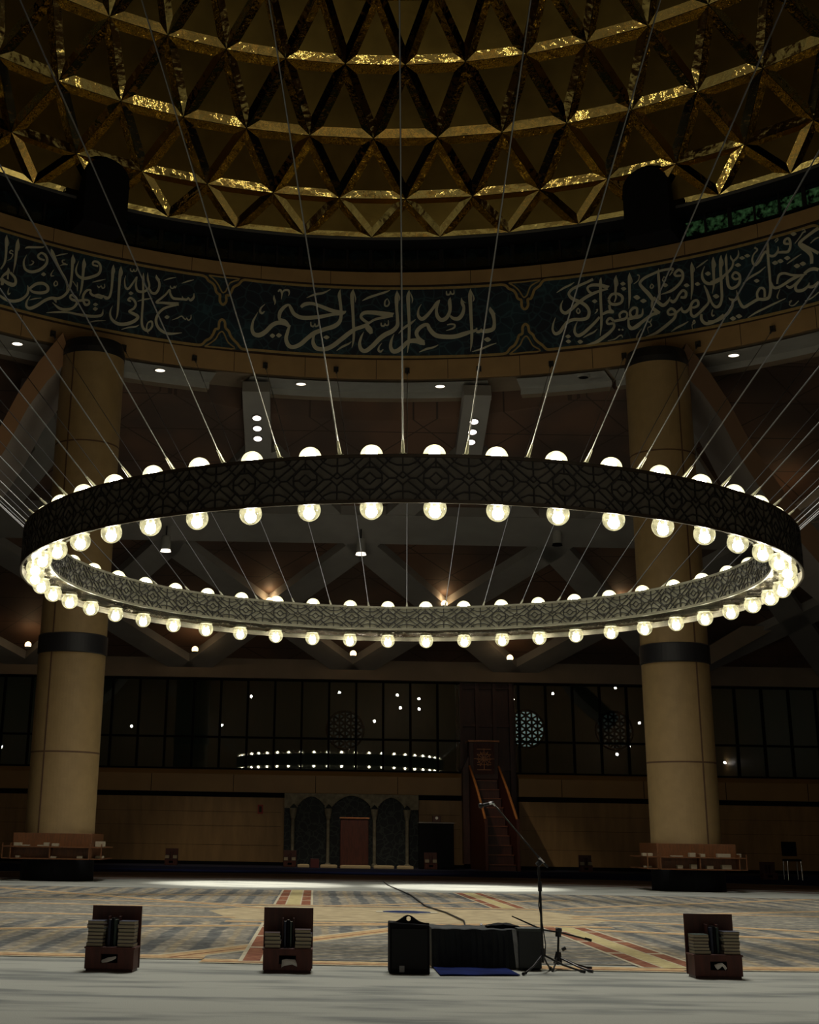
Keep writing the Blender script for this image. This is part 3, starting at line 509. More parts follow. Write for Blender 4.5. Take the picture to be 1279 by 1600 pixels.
for g in groups: fb(groups[g], 'lettering', letter)
b = MB()
ORN = {'up': [(-600, 20031, 88), (-420, 20034, 89), (-334, 19976, 89), (-290, 19868, 89), (-202, 19773, 89), (-158, 19643, 89), (-134, 19487, 88), (-90, 19414, 88), (-62, 19385, 88), (-58, 19141, 88), (2, 19035, 88), (58, 19173, 88), (54, 19397, 89), (110, 19413, 89), (150, 19567, 89), (188, 19742, 89), (280, 19870, 89), (332, 20007, 89), (404, 20067, 89), (608, 20057, 89)], 'upin': [(-284, 20074, 47), (12, 20072, 47), (298, 20080, 48), (132, 19911, 47), (74, 19710, 47), (44, 19559, 47), (-6, 19483, 47), (-44, 19554, 47), (-96, 19743, 47), (-174, 19924, 47), (-284, 20074, 47)], 'lo': [(-536, 17429, 87), (-370, 17455, 87), (-290, 17629, 87), (-210, 17732, 87), (-152, 17931, 88), (-124, 18082, 88), (-62, 18139, 88), (-56, 18365, 88), (-6, 18480, 88), (48, 18392, 88), (62, 18192, 88), (128, 18065, 88), (162, 17909, 88), (226, 17761, 88), (292, 17653, 88), (368, 17485, 88), (462, 17464, 88), (650, 17472, 88)], 'loin': [(-306, 17412, 46), (-26, 17433, 47), (254, 17449, 47), (126, 17654, 47), (68, 17866, 47), (36, 17980, 47), (-2, 18032, 47), (-58, 17936, 47), (-106, 17740, 47), (-196, 17573, 47), (-306, 17412, 46)]}
cent = [rad(x) for x in (-48.0, -15.845, 16.33, 48.5)]
for c in cent:
    for k, pts in ORN.items():
        q = [(c + a / 1e4, z / 1e3, w_ / 1e3) for a, z, w_ in pts]
        stroke(b, smooth(q, 3), RD - .03 - (.003 if k in ('up', 'lo') else 0))
for c0, c1 in zip(cent[:-1], cent[1:]):
    for k, z in (('up', 20.055), ('lo', 17.465)):
        s_ = c0 + ORN[k][-1][0] / 1e4; e_ = c1 + ORN[k][0][0] / 1e4
        stroke(b, [(s_ + (e_ - s_) * i / 24, ORN[k][-1][1] / 1e3 * (1 - i / 24) + ORN[k][0][1] / 1e3 * i / 24, .088) for i in range(25)], RD - .03)
for z in (ZB0 - .035, ZB1 + .035):
    ringwall(b, RD - .02, z - .028, z + .028, cent[-1], cent[0] + 2 * PI, 160)
fb(b, 'gold_border', goldline)

# ledge, gallery windows, dome base
b = MB()
annulus(b, RD, 19.95, ZD1 + .005, 0, 2 * PI, N, 0)
ringwall(b, 19.6, ZD1, 21.0, 0, 2 * PI, N, 0)
annulus(b, 18.72, 19.7, 21.76, 0, 2 * PI, N, 0)
ringwall(b, 18.72, 21.76, 21.86, 0, 2 * PI, N, 1)
struct(b.build('trim_7', [matte_black, mat('dark_grey_ledge', (.09, .09, .085), .7)]))
e = bpy.data.objects.new('window_3', None); C.objects.link(e); e['kind'] = 'structure'; e.location = (CX, CY, 21)
def wb(mb, name, mats):
    mb.v = [(v[0] - CX, v[1] - CY, v[2] - 21) for v in mb.v]; return mb.build(name, mats, e)
b = MB(); ringwall(b, 19.6, 21.0, 21.72, 0, 2 * PI, N); wb(b, 'dark_glass', mat('gallery_glass', (.008, .014, .016), .12, noise=.5, scale=3))
b = MB(); ringwall(b, 19.59, 21.05, 21.55, rad(33), rad(75), 60)
gm = emit('green_lit_glass', (.25, .62, .22), .3); t_ = gm.node_tree
n_ = nd(t_, 'ShaderNodeTexNoise'); n_.inputs['Scale'].default_value = 6; tc_ = nd(t_, 'ShaderNodeTexCoord'); t_.links.new(tc_.outputs['Object'], n_.inputs['Vector'])
r_ = nd(t_, 'ShaderNodeMapRange'); r_.inputs[1].default_value = .4; r_.inputs[2].default_value = .75; r_.inputs[3].default_value = .001; r_.inputs[4].default_value = .07
t_.links.new(n_.outputs['Fac'], r_.inputs[0]); t_.links.new(r_.outputs[0], [x for x in t_.nodes if x.type == 'EMISSION'][0].inputs[1])
wb(b, 'green_lit_pane', gm)
b = MB()
for i in range(144):
    a = i * 2 * PI / 144; p = pol(19.56, a, 21.36); b.box(p, (.07 if i % 3 else .14, .06, .74), rz=-a)
wb(b, 'window_frame', blackm)

# ------------------------------------------------------------------ gold dome of triangular mirror panels
ROWS = [(18.72, 21.86), (18.19, 23.12), (17.46, 25.15), (16.26, 27.42), (14.87, 29.5), (13.0, 31.4), (10.8, 33.0), (8.2, 34.2)]
b = MB()
def vtx(k, j): return Vector(pol(ROWS[k][0], (j + (.5 if k % 2 else 0)) * ST, ROWS[k][1]))
def facet(A, B_, D, k):
    c = (A + B_ + D) / 3; n = (B_ - A).cross(D - A).normalized()
    if n.dot(Vector((CX, CY, 22)) - c) < 0: n = -n
    out = [c + (p - c) * .988 for p in (A, B_, D)]
    mid = [c + (p - c) * .61 + n * (.085, .064, .066, .094, .05, .05, .05)[k] for p in (A, B_, D)]
    b.add(out + mid, [(3, 4, 5), (0, 1, 4, 3), (1, 2, 5, 4), (2, 0, 3, 5)], 0); b.m[-4] = 2
    b.add([p - n * .03 for p in (A, B_, D)], [(0, 1, 2)], 1)
for k in range(len(ROWS) - 1):
    for j in range(48):
        if k % 2 == 0:
            facet(vtx(k, j), vtx(k, j + 1), vtx(k + 1, j), k); facet(vtx(k, j + 1), vtx(k + 1, j), vtx(k + 1, j + 1), k)
        else:
            facet(vtx(k, j), vtx(k, j + 1), vtx(k + 1, j + 1), k); facet(vtx(k, j), vtx(k + 1, j), vtx(k + 1, j + 1), k)
b.add([vtx(7, j) for j in range(48)], [tuple(range(48))], 0)
struct(b.build('ceiling_dome', [gold, matte_black, mat('brushed_gold_panel', (.20, .135, .035), .34, metal=1, noise=.15, scale=.8, bump=.25, bscale=4)]))
for sx, az_, nm in ((-1, -30.3, 'left'), (1, 30.5, 'right')):
    a = rad(az_); p = pol(18.45, a, 20.68)
    pr = [(-.78, -.55, 0), (.78, -.55, 0), (.78, -.55, 1.75)] + [(.78 * cos(t * PI / 12), -.55, 1.75 + .72 * sin(t * PI / 12)) for t in range(1, 12)] + [(-.78, -.55, 1.75)]
    m_ = MB(); m_.prism(pr, (0, 1.15, 0)); o = m_.build('arched_housing', matte_black, bevel=.02); o.location = p; o.rotation_euler = (0, 0, -a)
    tag(o, 'black round-topped housing standing on the drum ledge above the %s column' % nm, 'housing')

# ------------------------------------------------------------------ columns with shelves
def tile_seams(mb, r, z0, z1):
    for z in (3.58, 8.3, 13.1):
        mb.lathe([(r + .004, z), (r + .004, z + .05)], 48, 1, cap=False)
for az_, nm in ((-29.74, 'left'), (29.97, 'right')):
    p = pol(18.6, rad(az_), 0); sx = -1 if nm == 'left' else 1
    t = thing('round_column', 'tall beige round stone column on the %s with a black collar' % nm, 'column', p)
    b = MB(); b.lathe([(1.02, .6), (1.02, 6.54)], 64); b.lathe([(1.02, 7.07), (1.02, 16.12)], 64)
    tile_seams(b, 1.02, 0, 16)
    for dg in (-58, 122):
        a = rad((-117 if sx < 0 else -67) + (0 if dg < 0 else 180))
        for z0_, z1_ in ((.6, 6.54), (7.07, 16.1)): b.box((1.021 * cos(a), 1.021 * sin(a), (z0_ + z1_) / 2), (.02, .05, z1_ - z0_), 1, rz=a)
    b.build('shaft', [stone2, mat('column_joint', (.09, .045, .02), .8)], t, smooth=False)
    b = MB(); b.lathe([(1.0, 6.50), (1.06, 6.54), (1.06, 7.07), (1.0, 7.12)], 64); b.build('collar', blackm, t)
    b = MB(); b.lathe([(1.03, 16.1), (1.03, 16.3), (.95, 16.62)], 64); b.build('capital', blackm, t)
    b = MB(); b.lathe([(1.06, 0), (1.06, .60)], 64); b.build('base_drum', matte_black, t)
    s = thing('column_bookshelf', 'two-tier wooden bookshelf wrapped round the foot of the %s column' % nm, 'bookshelf', (p[0], p[1], .60))
    q = 1.12; b = MB()
    for sy in (-1, 1): b.box((0, sy * q, .36), (2 * q, .04, .70))
    for s2 in (-1, 1): b.box((s2 * q, 0, .36), (.04, 2 * q, .70))
    b.build('back_panel', shelfwood, s, bevel=.01)
    for z in (.0, .32):
        b = MB()
        for sy in (-1, 1): b.box((0, sy * (q + .17), z + .015), (2 * q, .34, .03))
        for s2 in (-1, 1): b.box((s2 * (q + .16), 0, z + .015), (.32, 2 * q, .03))
        b.build('shelf', shelfwood, s)
    for x in (-q, 0, q):
        b = MB(); b.box((x, -(q + .17), .22), (.03, .32, .42)); b.build('divider', shelfwood, s)
    for s2 in (-1, 1):
        b = MB(); b.box((s2 * (q + .3), -q * .98, .22), (.03, .03, .42)); b.build('end_post', shelfwood, s)
    # books lying on the tiers
    spots = [(-.95, .35, .20, .09), (-.75, .35, .26, .03), (-.30, .35, .16, .03), (-.08 - .05, .35, .14, .10), (.12, .35, .18, .08), (-.92, .03, .12, .06), (.08, .03, .18, .05), (.85, .03, .16, .07), (1.3, .35, .26, .15), (1.3, .03, .22, .07)] if sx < 0 else \
            [(-1.3, .35, .28, .08), (-.62, .35, .32, .03), (-.18, .35, .16, .11), (.10, .35, .15, .09), (.72, .35, .36, .10), (1.28, .35, .26, .10), (-.55, .03, .14, .10), (-.16, .03, .16, .12), (.30, .03, .18, .09), (.78, .03, .26, .12), (1.3, .03, .24, .05), (-1.3, .03, .2, .05)]
    tn = {.35: 'upper', .03: 'lower'}; cnt = {}
    ordn = ['first', 'second', 'third', 'fourth', 'fifth', 'sixth', 'seventh']
    for (x, z, w_, h) in sorted(spots, key=lambda k: (k[1], k[0])):
        i = cnt.get(z, 0); cnt[z] = i + 1
        yy = -(q + .13) if abs(x) < q else -.55
        m_ = MB(); m_.box((0, 0, h / 2), (w_, .20, h)); m_.box((0, .0, h / 2), (w_ + .012, .19, h * .99), 0)
        o = m_.build('book', page, bevel=.004); o.location = (p[0] + x, p[1] + yy, .60 + z + .001)
        tag(o, '%s pale book from the left on the %s tier of the %s column shelf' % (ordn[i], tn[z], nm), 'book', 'books on the %s column shelf' % nm)
# arched ribs springing from the columns
def arch(pts_out, pts_in, y, d, nm):
    t = MB(); n = len(pts_out)
    lo_ = [Vector((x, y, z)) for x, z in pts_in]; up_ = [Vector((x, y, z)) for x, z in pts_out]; D = Vector((0, d, 0))
    t.add(up_ + lo_, [(i, i + 1, n + i + 1, n + i) for i in range(n - 1)], 0)
    t.add([p + D for p in up_ + lo_], [(i, i + 1, n + i + 1, n + i) for i in range(n - 1)], 0)
    t.add(lo_ + [p + D for p in lo_], [(i, i + 1, n + i + 1, n + i) for i in range(n - 1)], 1)
    t.add(up_ + [p + D for p in up_], [(i, i + 1, n + i + 1, n + i) for i in range(n - 1)], 0)
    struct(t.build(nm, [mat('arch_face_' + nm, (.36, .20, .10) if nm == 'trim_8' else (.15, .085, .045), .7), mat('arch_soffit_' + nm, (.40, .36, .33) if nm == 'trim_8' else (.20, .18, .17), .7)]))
outl = [(-8.5, 16.9), (-9.2, 15.9), (-9.75, 14.9), (-10.35, 13.5), (-11.3, 11.9), (-12.6, 10.2), (-14.5, 8.4)]
inl = [(-8.2, 16.0), (-8.9, 15.2), (-9.45, 14.3), (-10.05, 12.9), (-11.0, 11.2), (-12.3, 9.5), (-14.2, 7.8)]
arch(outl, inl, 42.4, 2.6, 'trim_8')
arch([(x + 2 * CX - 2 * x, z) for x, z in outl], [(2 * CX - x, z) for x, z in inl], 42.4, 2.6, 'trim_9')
b = MB(); b.prism([(15.2, 49.6, 16.35), (20.6, 49.6, 14.55), (20.6, 49.6, 14.15), (15.2, 49.6, 15.95)], (0, .9, 0)); struct(b.build('trim_10', rib_m))
b = MB(); b.prism([(16.2, 60, 9.05), (18.4, 60, 10.35), (20.0, 60, 10.35), (16.3, 60, 8.35)], (0, 1.4, 0)); struct(b.build('trim_11', rib_br))

# ------------------------------------------------------------------ chandelier
CH = thing('ring_chandelier', 'huge ring chandelier with pierced bronze lattice bands and glowing glass globes above and below', 'chandelier', (CX, CY, 5.9))
def cbuild(mb, name, mats, smooth=False):
    return mb.build(name, mats, CH, smooth=smooth)
def lring(mb, r, z0, z1, n=192, mi=0):
    mb.add([(r * cos(2 * PI * k / n), r * sin(2 * PI * k / n), z) for z in (z0, z1) for k in range(n)], [(k, (k + 1) % n, n + (k + 1) % n, n + k) for k in range(n)], mi)
def lann(mb, r0, r1, z, n=192, mi=0):
    mb.add([(r * cos(2 * PI * k / n), r * sin(2 * PI * k / n), z) for r in (r0, r1) for k in range(n)], [(k, (k + 1) % n, n + (k + 1) % n, n + k) for k in range(n)], mi)
RO_, RI = RR + .25, RR - .25
def fascia(r, z0, z1, sgn, nm):
    m_ = MB(); lring(m_, r, z0, z1); lring(m_, r - sgn * .02, z0, z1); lann(m_, r, r - sgn * .02, z0); lann(m_, r, r - sgn * .02, z1)
    for a, c in ((z0, z0 + .05), (z1 - .05, z1)):
        lring(m_, r + sgn * .02, a, c, mi=1); lann(m_, r, r + sgn * .02, a, mi=1); lann(m_, r, r + sgn * .02, c, mi=1)
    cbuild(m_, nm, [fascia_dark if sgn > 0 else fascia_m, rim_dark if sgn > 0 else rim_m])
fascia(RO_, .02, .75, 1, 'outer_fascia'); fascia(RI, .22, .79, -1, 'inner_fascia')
oc = [(.2 * cos(rad(22.5 + 45 * k)), .2 * sin(rad(22.5 + 45 * k))) for k in range(8)]
SEG = [(oc[k], oc[(k + 1) % 8]) for k in range(8)]
dm = [(0, .1), (.1, 0), (0, -.1), (-.1, 0)]; SEG += [(dm[k], dm[(k + 1) % 4]) for k in range(4)]
dm2 = [(0, .29), (.29, 0), (0, -.29), (-.29, 0)]; SEG += [(dm2[k], dm2[(k + 1) % 4]) for k in range(4)]
for s1 in (-1, 1):
    for s2 in (-1, 1):
        SEG += [((s1 * .14, s2 * .14), (s1 * .33, s2 * .35)), ((s1 * .5, s2 * .11), (s1 * .39, 0)), ((s1 * .5, s2 * .11), (s1 * .5, s2 * .35)),
                ((s1 * .23, s2 * .35), (s1 * .30, s2 * .27)), ((s1 * .30, s2 * .27), (s1 * .41, s2 * .22)), ((s1 * .41, s2 * .22), (s1 * .5, s2 * .22)),
                ((s1 * .29, 0), (s1 * .39, 0)), ((s1 * .1, s2 * .35), (s1 * .24, s2 * .21)), ((s1 * .24, s2 * .21), (s1 * .5, 0) if s2 > 0 else (s1 * .42, -.05))]
    SEG += [((0, s1 * .2), (0, s1 * .35)), ((s1 * .1, 0), (s1 * .2, 0))]
def lattice(r, z0, z1, sgn, nm):
    m_ = MB(); H = (z1 - z0 - .1); zc = (z0 + z1) / 2; W = r * ST; hw = .010
    for i in range(48):
        a_c = PH + i * ST
        for (x0, y0_), (x1, y1_) in SEG:
            p = (x0 * W, y0_ / .7 * H); q = (x1 * W, y1_ / .7 * H); dx, dy = q[0] - p[0], q[1] - p[1]; l = math.hypot(dx, dy); nx, ny = -dy / l * hw, dx / l * hw
            vs = []
            for rr in (r + sgn * .004, r + sgn * .018):
                for (u, v) in ((p[0] + nx, p[1] + ny), (p[0] - nx, p[1] - ny), (q[0] - nx, q[1] - ny), (q[0] + nx, q[1] + ny)):
                    a = a_c + u / r; vs.append((rr * sin(a), -rr * cos(a), zc + v))
            m_.add(vs, [(4, 5, 6, 7), (0, 1, 5, 4), (2, 3, 7, 6), (1, 2, 6, 5), (3, 0, 4, 7)])
    cbuild(m_, nm, lattice_m)
lattice(RO_, .02, .75, 1, 'outer_lattice'); lattice(RI, .22, .79, -1, 'inner_lattice')
m_ = MB(); lann(m_, RI, RR + .05, .225); lring(m_, RR + .05, .10, .225); lann(m_, RR + .05, RO_ - .02, .10); lann(m_, RI, RO_, .235); cbuild(m_, 'bottom_plate', gloss_plate)
m_ = MB(); lann(m_, RI, RO_, .715); lann(m_, RI, RO_, .70); cbuild(m_, 'top_plate', rim_m)
def cap_sphere(R, z0, z1, n=24, m=14):
    pr = []
    t0, t1 = math.asin(max(-1, z0 / R)), math.asin(min(1, z1 / R))
    for i in range(m + 1):
        t = t0 + (t1 - t0) * i / m; pr.append((max(R * cos(t), 0), R * sin(t)))
    return pr
def lampset(kind):
    GR = .17
    m_ = MB(); m_.lathe(cap_sphere(GR, -GR, .13) if kind == 'low' else cap_sphere(GR, -.05, GR), 24, cap=False)
    g = m_.build('glass_globe', shell if kind == 'low' else shell_up, CH, smooth=True)
    m2 = MB(); zc = -.055 if kind == 'low' else .055
    m2.lathe([(.088 * cos(t), zc + .088 * sin(t)) for t in [(-.5 + k / 6) * PI for k in range(7)]], 12, cap=False)
    bb = m2.build('bulb', globe_white, g, smooth=True)
    m3 = MB(); m3.lathe([(.03, zc), (.03, .15 if kind == 'low' else -.02)], 10); m3.lathe([(.15, .12), (.11, .17)] if kind == 'low' else [(.172, -.04), (.172, -.015)], 24)
    ho = m3.build('lamp_holder', rim_m, g)
    return g
for kind, z in (('low', .0), ('up', .79)):
    g0 = lampset(kind)
    for i in range(48):
        a = PH + i * ST; g = g0 if i == 0 else copy_tree(g0, CH)
        g.location = (RR * sin(a), -RR * cos(a), z); g.rotation_euler = (0, 0, a)
# suspension cables
def cable0():
    p = Vector((0, -RR, .76)); q = Vector((0, -(RD - .03), 16.93 - 5.9))
    m_ = MB(); m_.tube([p + (q - p) * k / 4 for k in range(5)], .011, 6); c = m_.build('suspension_cable', steel, CH)
    m_ = MB(); m_.box((0, -RR, .77), (.10, .14, .10)); m_.tube([(0, -RR, .78), tuple(p + (q - p).normalized() * .32)], [.035, .016], 8); m_.build('cable_clamp', rim_m, c)
    m_ = MB(); m_.box((0, -(RD - .04), 16.93 - 5.9), (.16, .12, .18)); m_.tube([tuple(q), tuple(q - (q - p).normalized() * .35)], .03, 8); m_.build('cable_anchor', blackm, c)
    return c
c0_ = cable0()
for i in range(48):
    c = c0_ if i == 0 else copy_tree(c0_, CH)
    c.rotation_euler = (0, 0, PH + (i + .5) * ST)

# ------------------------------------------------------------------ ceiling lamps
def downlight(p, r, em, label, nm='downlight', grp='downlights in the grey soffit'):
    t = thing(nm, label, 'ceiling light', p, 0, grp)
    m_ = MB(); m_.lathe([(r, -.02), (r * 1.25, -.02), (r * 1.25, .03), (r, .03)], 24, cap=False); m_.build('trim_ring', grey_soffit, t)
    m_ = MB(); m_.add([(r * cos(2 * PI * k / 24), r * sin(2 * PI * k / 24), -.005) for k in range(24)], [tuple(range(24))]); m_.build('diffuser', em, t)
    return t
for az_, l_, d in ((-36.6, True, 'lit round downlight in the grey soffit left of the left column'), (-21.8, True, 'lit round downlight in the grey soffit just right of the left column'),
                (-7.15, True, 'lit round downlight in the grey soffit under the left half of the middle inscription'), (7.23, True, 'lit round downlight in the grey soffit under the right half of the middle inscription'),
                (21.85, False, 'unlit dark downlight in the grey soffit left of the right column'), (36.8, True, 'lit round downlight in the grey soffit right of the right column')):
    downlight(pol(19.55, rad(az_), 16.50), .17, down_lit if l_ else matte_black, d)
for n0, nm in ((xt[4] + XS * .5, 'left'), (xt[5] + XS * .5, 'right')):
    for y, k in ((46.75, 'top'), (47.3, 'middle'), (47.85, 'bottom')):
        t = downlight((n0, y, pz(y) - .50), .15, down_tri, '%s lamp of the three round lamps on the %s ceiling rib' % (k, nm), 'rib_downlight', 'triple lamps on the ceiling ribs')
        t.rotation_euler = (-math.atan(PB), 0, 0)
def uplight(p, label):
    t = thing('rib_uplight', label, 'wall light', p, 0, 'small warm lamps at the rib crossings')
    m_ = MB(); m_.lathe([(.0, -.12), (.11, -.10), (.13, 0), (.10, .02)], 16); m_.build('holder', grey_soffit, t)
    m_ = MB(); m_.lathe([(.14 * cos(q), .08 + .15 * sin(q)) for q in [(-.5 + k / 8) * PI for k in range(9)]], 16, cap=False); m_.build('bulb', warm_bulb, t, smooth=True)
    l = bpy.data.lights.new('uplight_glow', 'POINT'); l.energy = 7; l.color = (1, .66, .34); l.shadow_soft_size = .1
    o = bpy.data.objects.new('uplight_glow', l); C.objects.link(o); o.location = (p[0], p[1] - .12, p[2] + .36)
mid_y, bot_y = 58.3, 63.7
for x, y, l in ((-2.09, mid_y, 'left one above the chandelier far side'), (5.32, mid_y, 'right one above the chandelier far side'),
                (12.76, mid_y, 'half hidden by the chandelier near the right column')):
    uplight((x, y, pz(y) - .55), 'small warm lamp at a rib crossing, ' + l)
for x, z, l in ((-12.75, 9.1, 'at the left column edge'), (-5.4, 9.02, 'just right of the left column'), (1.56, 8.95, 'below the middle of the chandelier'), (8.45, 8.88, 'between the middle and the right column')):
    uplight((x, 61.3, z), 'small warm lamp over the window head, ' + l)
uplight((22.3, 62.8, 10.6), 'small white lamp on the dark wall at the right edge')
uplight((17.5, 50.0, 13.15), 'warm star-like lamp behind the right end of the chandelier')
for x, y, l_, d in ((-6.0, 53.2, True, 'lit cylindrical spotlight hanging from the ceiling beam, left one of the lit pair'), (1.62, 53.2, True, 'lit cylindrical spotlight hanging from the ceiling beam, right one of the lit pair'),
                 (9.3, 53.2, False, 'unlit cylindrical spotlight on the ceiling beam near the right column')):
    z = pz(y) - .55
    t = thing('cylinder_spotlight', d, 'spotlight', (x, y, z), 0, 'cylinder spotlights on the ceiling beam')
    dz = -.75 if l_ else -.25
    m_ = MB(); m_.tube([(0, 0, .2), (0, 0, dz + .4)], .03, 8); m_.build('stem', blackm, t)
    m_ = MB(); m_.lathe([(.14, dz + .45), (.17, dz + .4), (.18, dz - .1)], 20); m_.build('housing', grey_soffit, t)
    m_ = MB(); m_.lathe([(.18, dz - .1), (.19, dz - .18), (.21, dz - .18)], 20, cap=False); m_.add([(.2 * cos(2 * PI * k / 20), .2 * sin(2 * PI * k / 20), dz - .15) for k in range(20)], [tuple(range(20))])
    m_.build('lens', down_lit if l_ else matte_black, t)
# lamps in the hall behind the viewer, seen as reflections in the window wall
sm = MB(); sm.lathe([(.13 * cos(q), .13 * sin(q)) for q in [(-.5 + k / 6) * PI for k in range(7)]], 12, cap=False); hs0 = None
for x, y, z in [(-6.47, -10.0, 14.47),(-18.1, -10.0, 11.41),(-9.25, -10.0, 11.67),(-12.94, -10.0, 9.13),(2.19, -10.0, 14.99),(5.66, -10.0, 12.28),(7.91, -10.0, 14.83),(8.22, -10.0, 13.61),(10.04, -10.0, 14.5),(10.04, -10.0, 13.51),(19.34, -10.0, 14.59),(23.25, -10.0, 15.21),(29.45, -10.0, 15.87),(31.66, -10.0, 12.52),(30.54, -10.0, 10.26),(29.32, -10.0, 9.52),(40.61, -10.0, 10.12),(40.72, -10.0, 9.94),(39.77, -10.0, 8.9),(45.02, -10.0, 13.78),(45.84, -10.0, 13.79),(47.44, -10.0, 10.71),(-30.63, -10.0, 9.27)]:
    if abs(x - 40.72) < .01: continue
    if hs0 is None: hs0 = sm.build('hall_lamp', hall_lit, smooth=True); o = hs0
    else: o = hs0.copy(); C.objects.link(o)
    o.location = (x, y, min(z, 16.7)); tag(o, 'small round hall lamp mirrored as a white dot in the dark window glass', 'lamp', 'hall lamps mirrored in the window glass')

# unseen fill added in the dome crown for the floor, and spots washing the far floor
l = bpy.data.lights.new('crown_fill', 'SPOT'); l.energy = CROWN; l.spot_size = rad(67); l.spot_blend = .3; l.color = (1, .97, .90); l.shadow_soft_size = 5.0
o = bpy.data.objects.new('crown_fill', l); C.objects.link(o); o.location = (CX, CY, 32.0)
for x in (-2.0, 4.2):
    l = bpy.data.lights.new('floor_wash', 'SPOT'); l.energy = POOL; l.spot_size = rad(23); l.spot_blend = .7; l.color = (1, .95, .86); l.shadow_soft_size = .1
    o = bpy.data.objects.new('floor_wash', l); C.objects.link(o); o.location = (x, 44.9, 16.1)
    d = Vector((x + .2, 42.3, 0)) - o.location; o.rotation_euler = d.to_track_quat('-Z', 'Y').to_euler()

# beams of the two lit cylinder spotlights, and one on the pulpit
for p, q, en, sz in (((-6.0, 53.2, 11.6), (-4.5, 60.5, 0), 900, 44), ((1.62, 53.2, 11.6), (2.2, 60.3, 0), 1300, 40), ((1.75, 53.2, 11.6), (7.6, 61, 2.5), 1000, 24)):
    l = bpy.data.lights.new('cylinder_spot_beam', 'SPOT'); l.energy = en; l.spot_size = rad(sz); l.spot_blend = 1; l.color = (1, .86, .64); l.shadow_soft_size = .12
    o = bpy.data.objects.new('cylinder_spot_beam', l); C.objects.link(o); o.location = p
    o.rotation_euler = (Vector(q) - Vector(p)).to_track_quat('-Z', 'Y').to_euler()

# ------------------------------------------------------------------ patterned carpet under the dome
tan = mat('carpet_tan_band', (.42, .29, .15), .95, noise=.25, scale=8, spec=.1)
cream = mat('carpet_cream_edge', (.42, .38, .27), .95, noise=.15, scale=8, spec=.1)
yel = mat('carpet_straw', (.40, .34, .17), .95, noise=.15, scale=8, spec=.1)
red = mat('carpet_red', (.14, .045, .03), .95, spec=.1, col2=(.26, .12, .065), noise=.1, scale=7)
navy = mat('carpet_navy', (.02, .03, .08), .95, spec=.1)
gw1 = weave_mat('carpet_grey_blue_stripe', (.27, .25, .205), (.14, .145, .14), (.34, .29, .20), 1.6, 1.6)
gw2 = weave_mat('carpet_grey_speckle', (.25, .24, .205), (.20, .20, .18), (.32, .28, .20), 2.2, 2.2, rad(60))
CM = [gw1, gw2, tan, cream, yel, red, navy, mat('carpet_sand_field', (.36, .295, .18), .95, noise=.2, scale=3, spec=.1)]
b = MB(); zl = [.004]
def fl(pts, mi, z): b.add([(x, y, z) for x, y in pts], [tuple(range(len(pts)))], mi)
def strip(p, q, w_, mi, z):
    d = Vector((q[0] - p[0], q[1] - p[1])); n = Vector((-d.y, d.x)).normalized() * w_ / 2
    fl([(p[0] + n.x, p[1] + n.y), (q[0] + n.x, q[1] + n.y), (q[0] - n.x, q[1] - n.y), (p[0] - n.x, p[1] - n.y)], mi, z)
fl([(-15, -10.2), (15, -10.2), (15, 11.2), (-15, 11.2)], 0, .004)
fl([(-3.1, -10.2), (2.2, -10.2), (2.2, -4.6), (-.3, -4.6)], 1, .006)
fl([(-15, -3.6), (-2.6, -3.2), (-2.6, 2.2), (-15, 9.5)], 1, .006)
fl([(2.7, -2.2), (15, -3.2), (15, 8.5), (2.7, 2.6)], 1, .006)
fl([(-3.0, -2.6), (2.6, -2.6), (3.6, -1.0), (2.8, 2.2), (-2.8, 2.3), (-3.6, .2)], 7, .007)
L_ = [((-15, -9.85), (-2.9, -10.1), .42), ((-2.9, -10.5), (2.3, -10.75), .40), ((2.2, -10.45), (15, -9.7), .44),
      ((-3.3, -10.1), (-.3, -4.2), .40), ((-9, -7.6), (-4.2, -4.7), .34), ((-4.2, -4.7), (1.6, -2.6), .34),
      ((2.0, -3.6), (9.5, -7.2), .36), ((-12, -1.2), (-3, -2.0), .30), ((-12, 2.4), (-3.4, 1.4), .28), ((-9.5, 9.6), (-2.4, 1.1), .30),
      ((3.0, .0), (12.5, 6.2), .30), ((2.9, -.6), (6.5, -3.6), .28), ((6.5, -3.6), (15, -4.6), .28), ((-8.5, 6.2), (-2.4, 7.6), .24), ((3.4, 3.2), (11, 10.6), .26), ((-1.5, 2.6), (4.2, 7.4), .26), ((3.4, 2.0), (14, 1.0), .26), ((-14, 5.2), (-3.4, 3.0), .24),
      ((-3.1, -3.1), (3.1, -3.1), .36), ((-3.3, 2.7), (3.4, 2.6), .36)]
for i, (p, q, w_) in enumerate(L_):
    strip(p, q, w_ + .14, 3, .008 + i * 2e-5); strip(p, q, w_, 2, .0095 + i * 2e-5)
    strip((p[0], p[1] - w_ * .30), (q[0], q[1] - w_ * .30), .05, 5, .0102 + i * 2e-5)
for xc, w_ in ((-2.1, .36), (2.27, .34)):
    for ya, yb in ((-10.55, -3.4), (2.9, 11.2)):
        fl([(xc - w_ - .04, ya), (xc + w_ + .04, ya), (xc + w_ + .04, yb), (xc - w_ - .04, yb)], 3, .011)
        fl([(xc - w_ * .38, ya), (xc + w_ * .38, ya), (xc + w_ * .38, yb), (xc - w_ * .38, yb)], 4, .012)
        y = ya + .05
        while y < yb - .3:
            ye = min(y + 1.9, yb)
            for s_ in (-1, 1):
                x0_, x1_ = sorted((xc + s_ * w_ * .45, xc + s_ * w_ * .98)); fl([(x0_, y), (x1_, y), (x1_, ye), (x0_, ye)], 5, .012)
            y = ye + .16
fl([(.62 * cos(k * PI / 4 + .39) + .05, .62 * sin(k * PI / 4 + .39) + .7) for k in range(8)], 3, .0135)
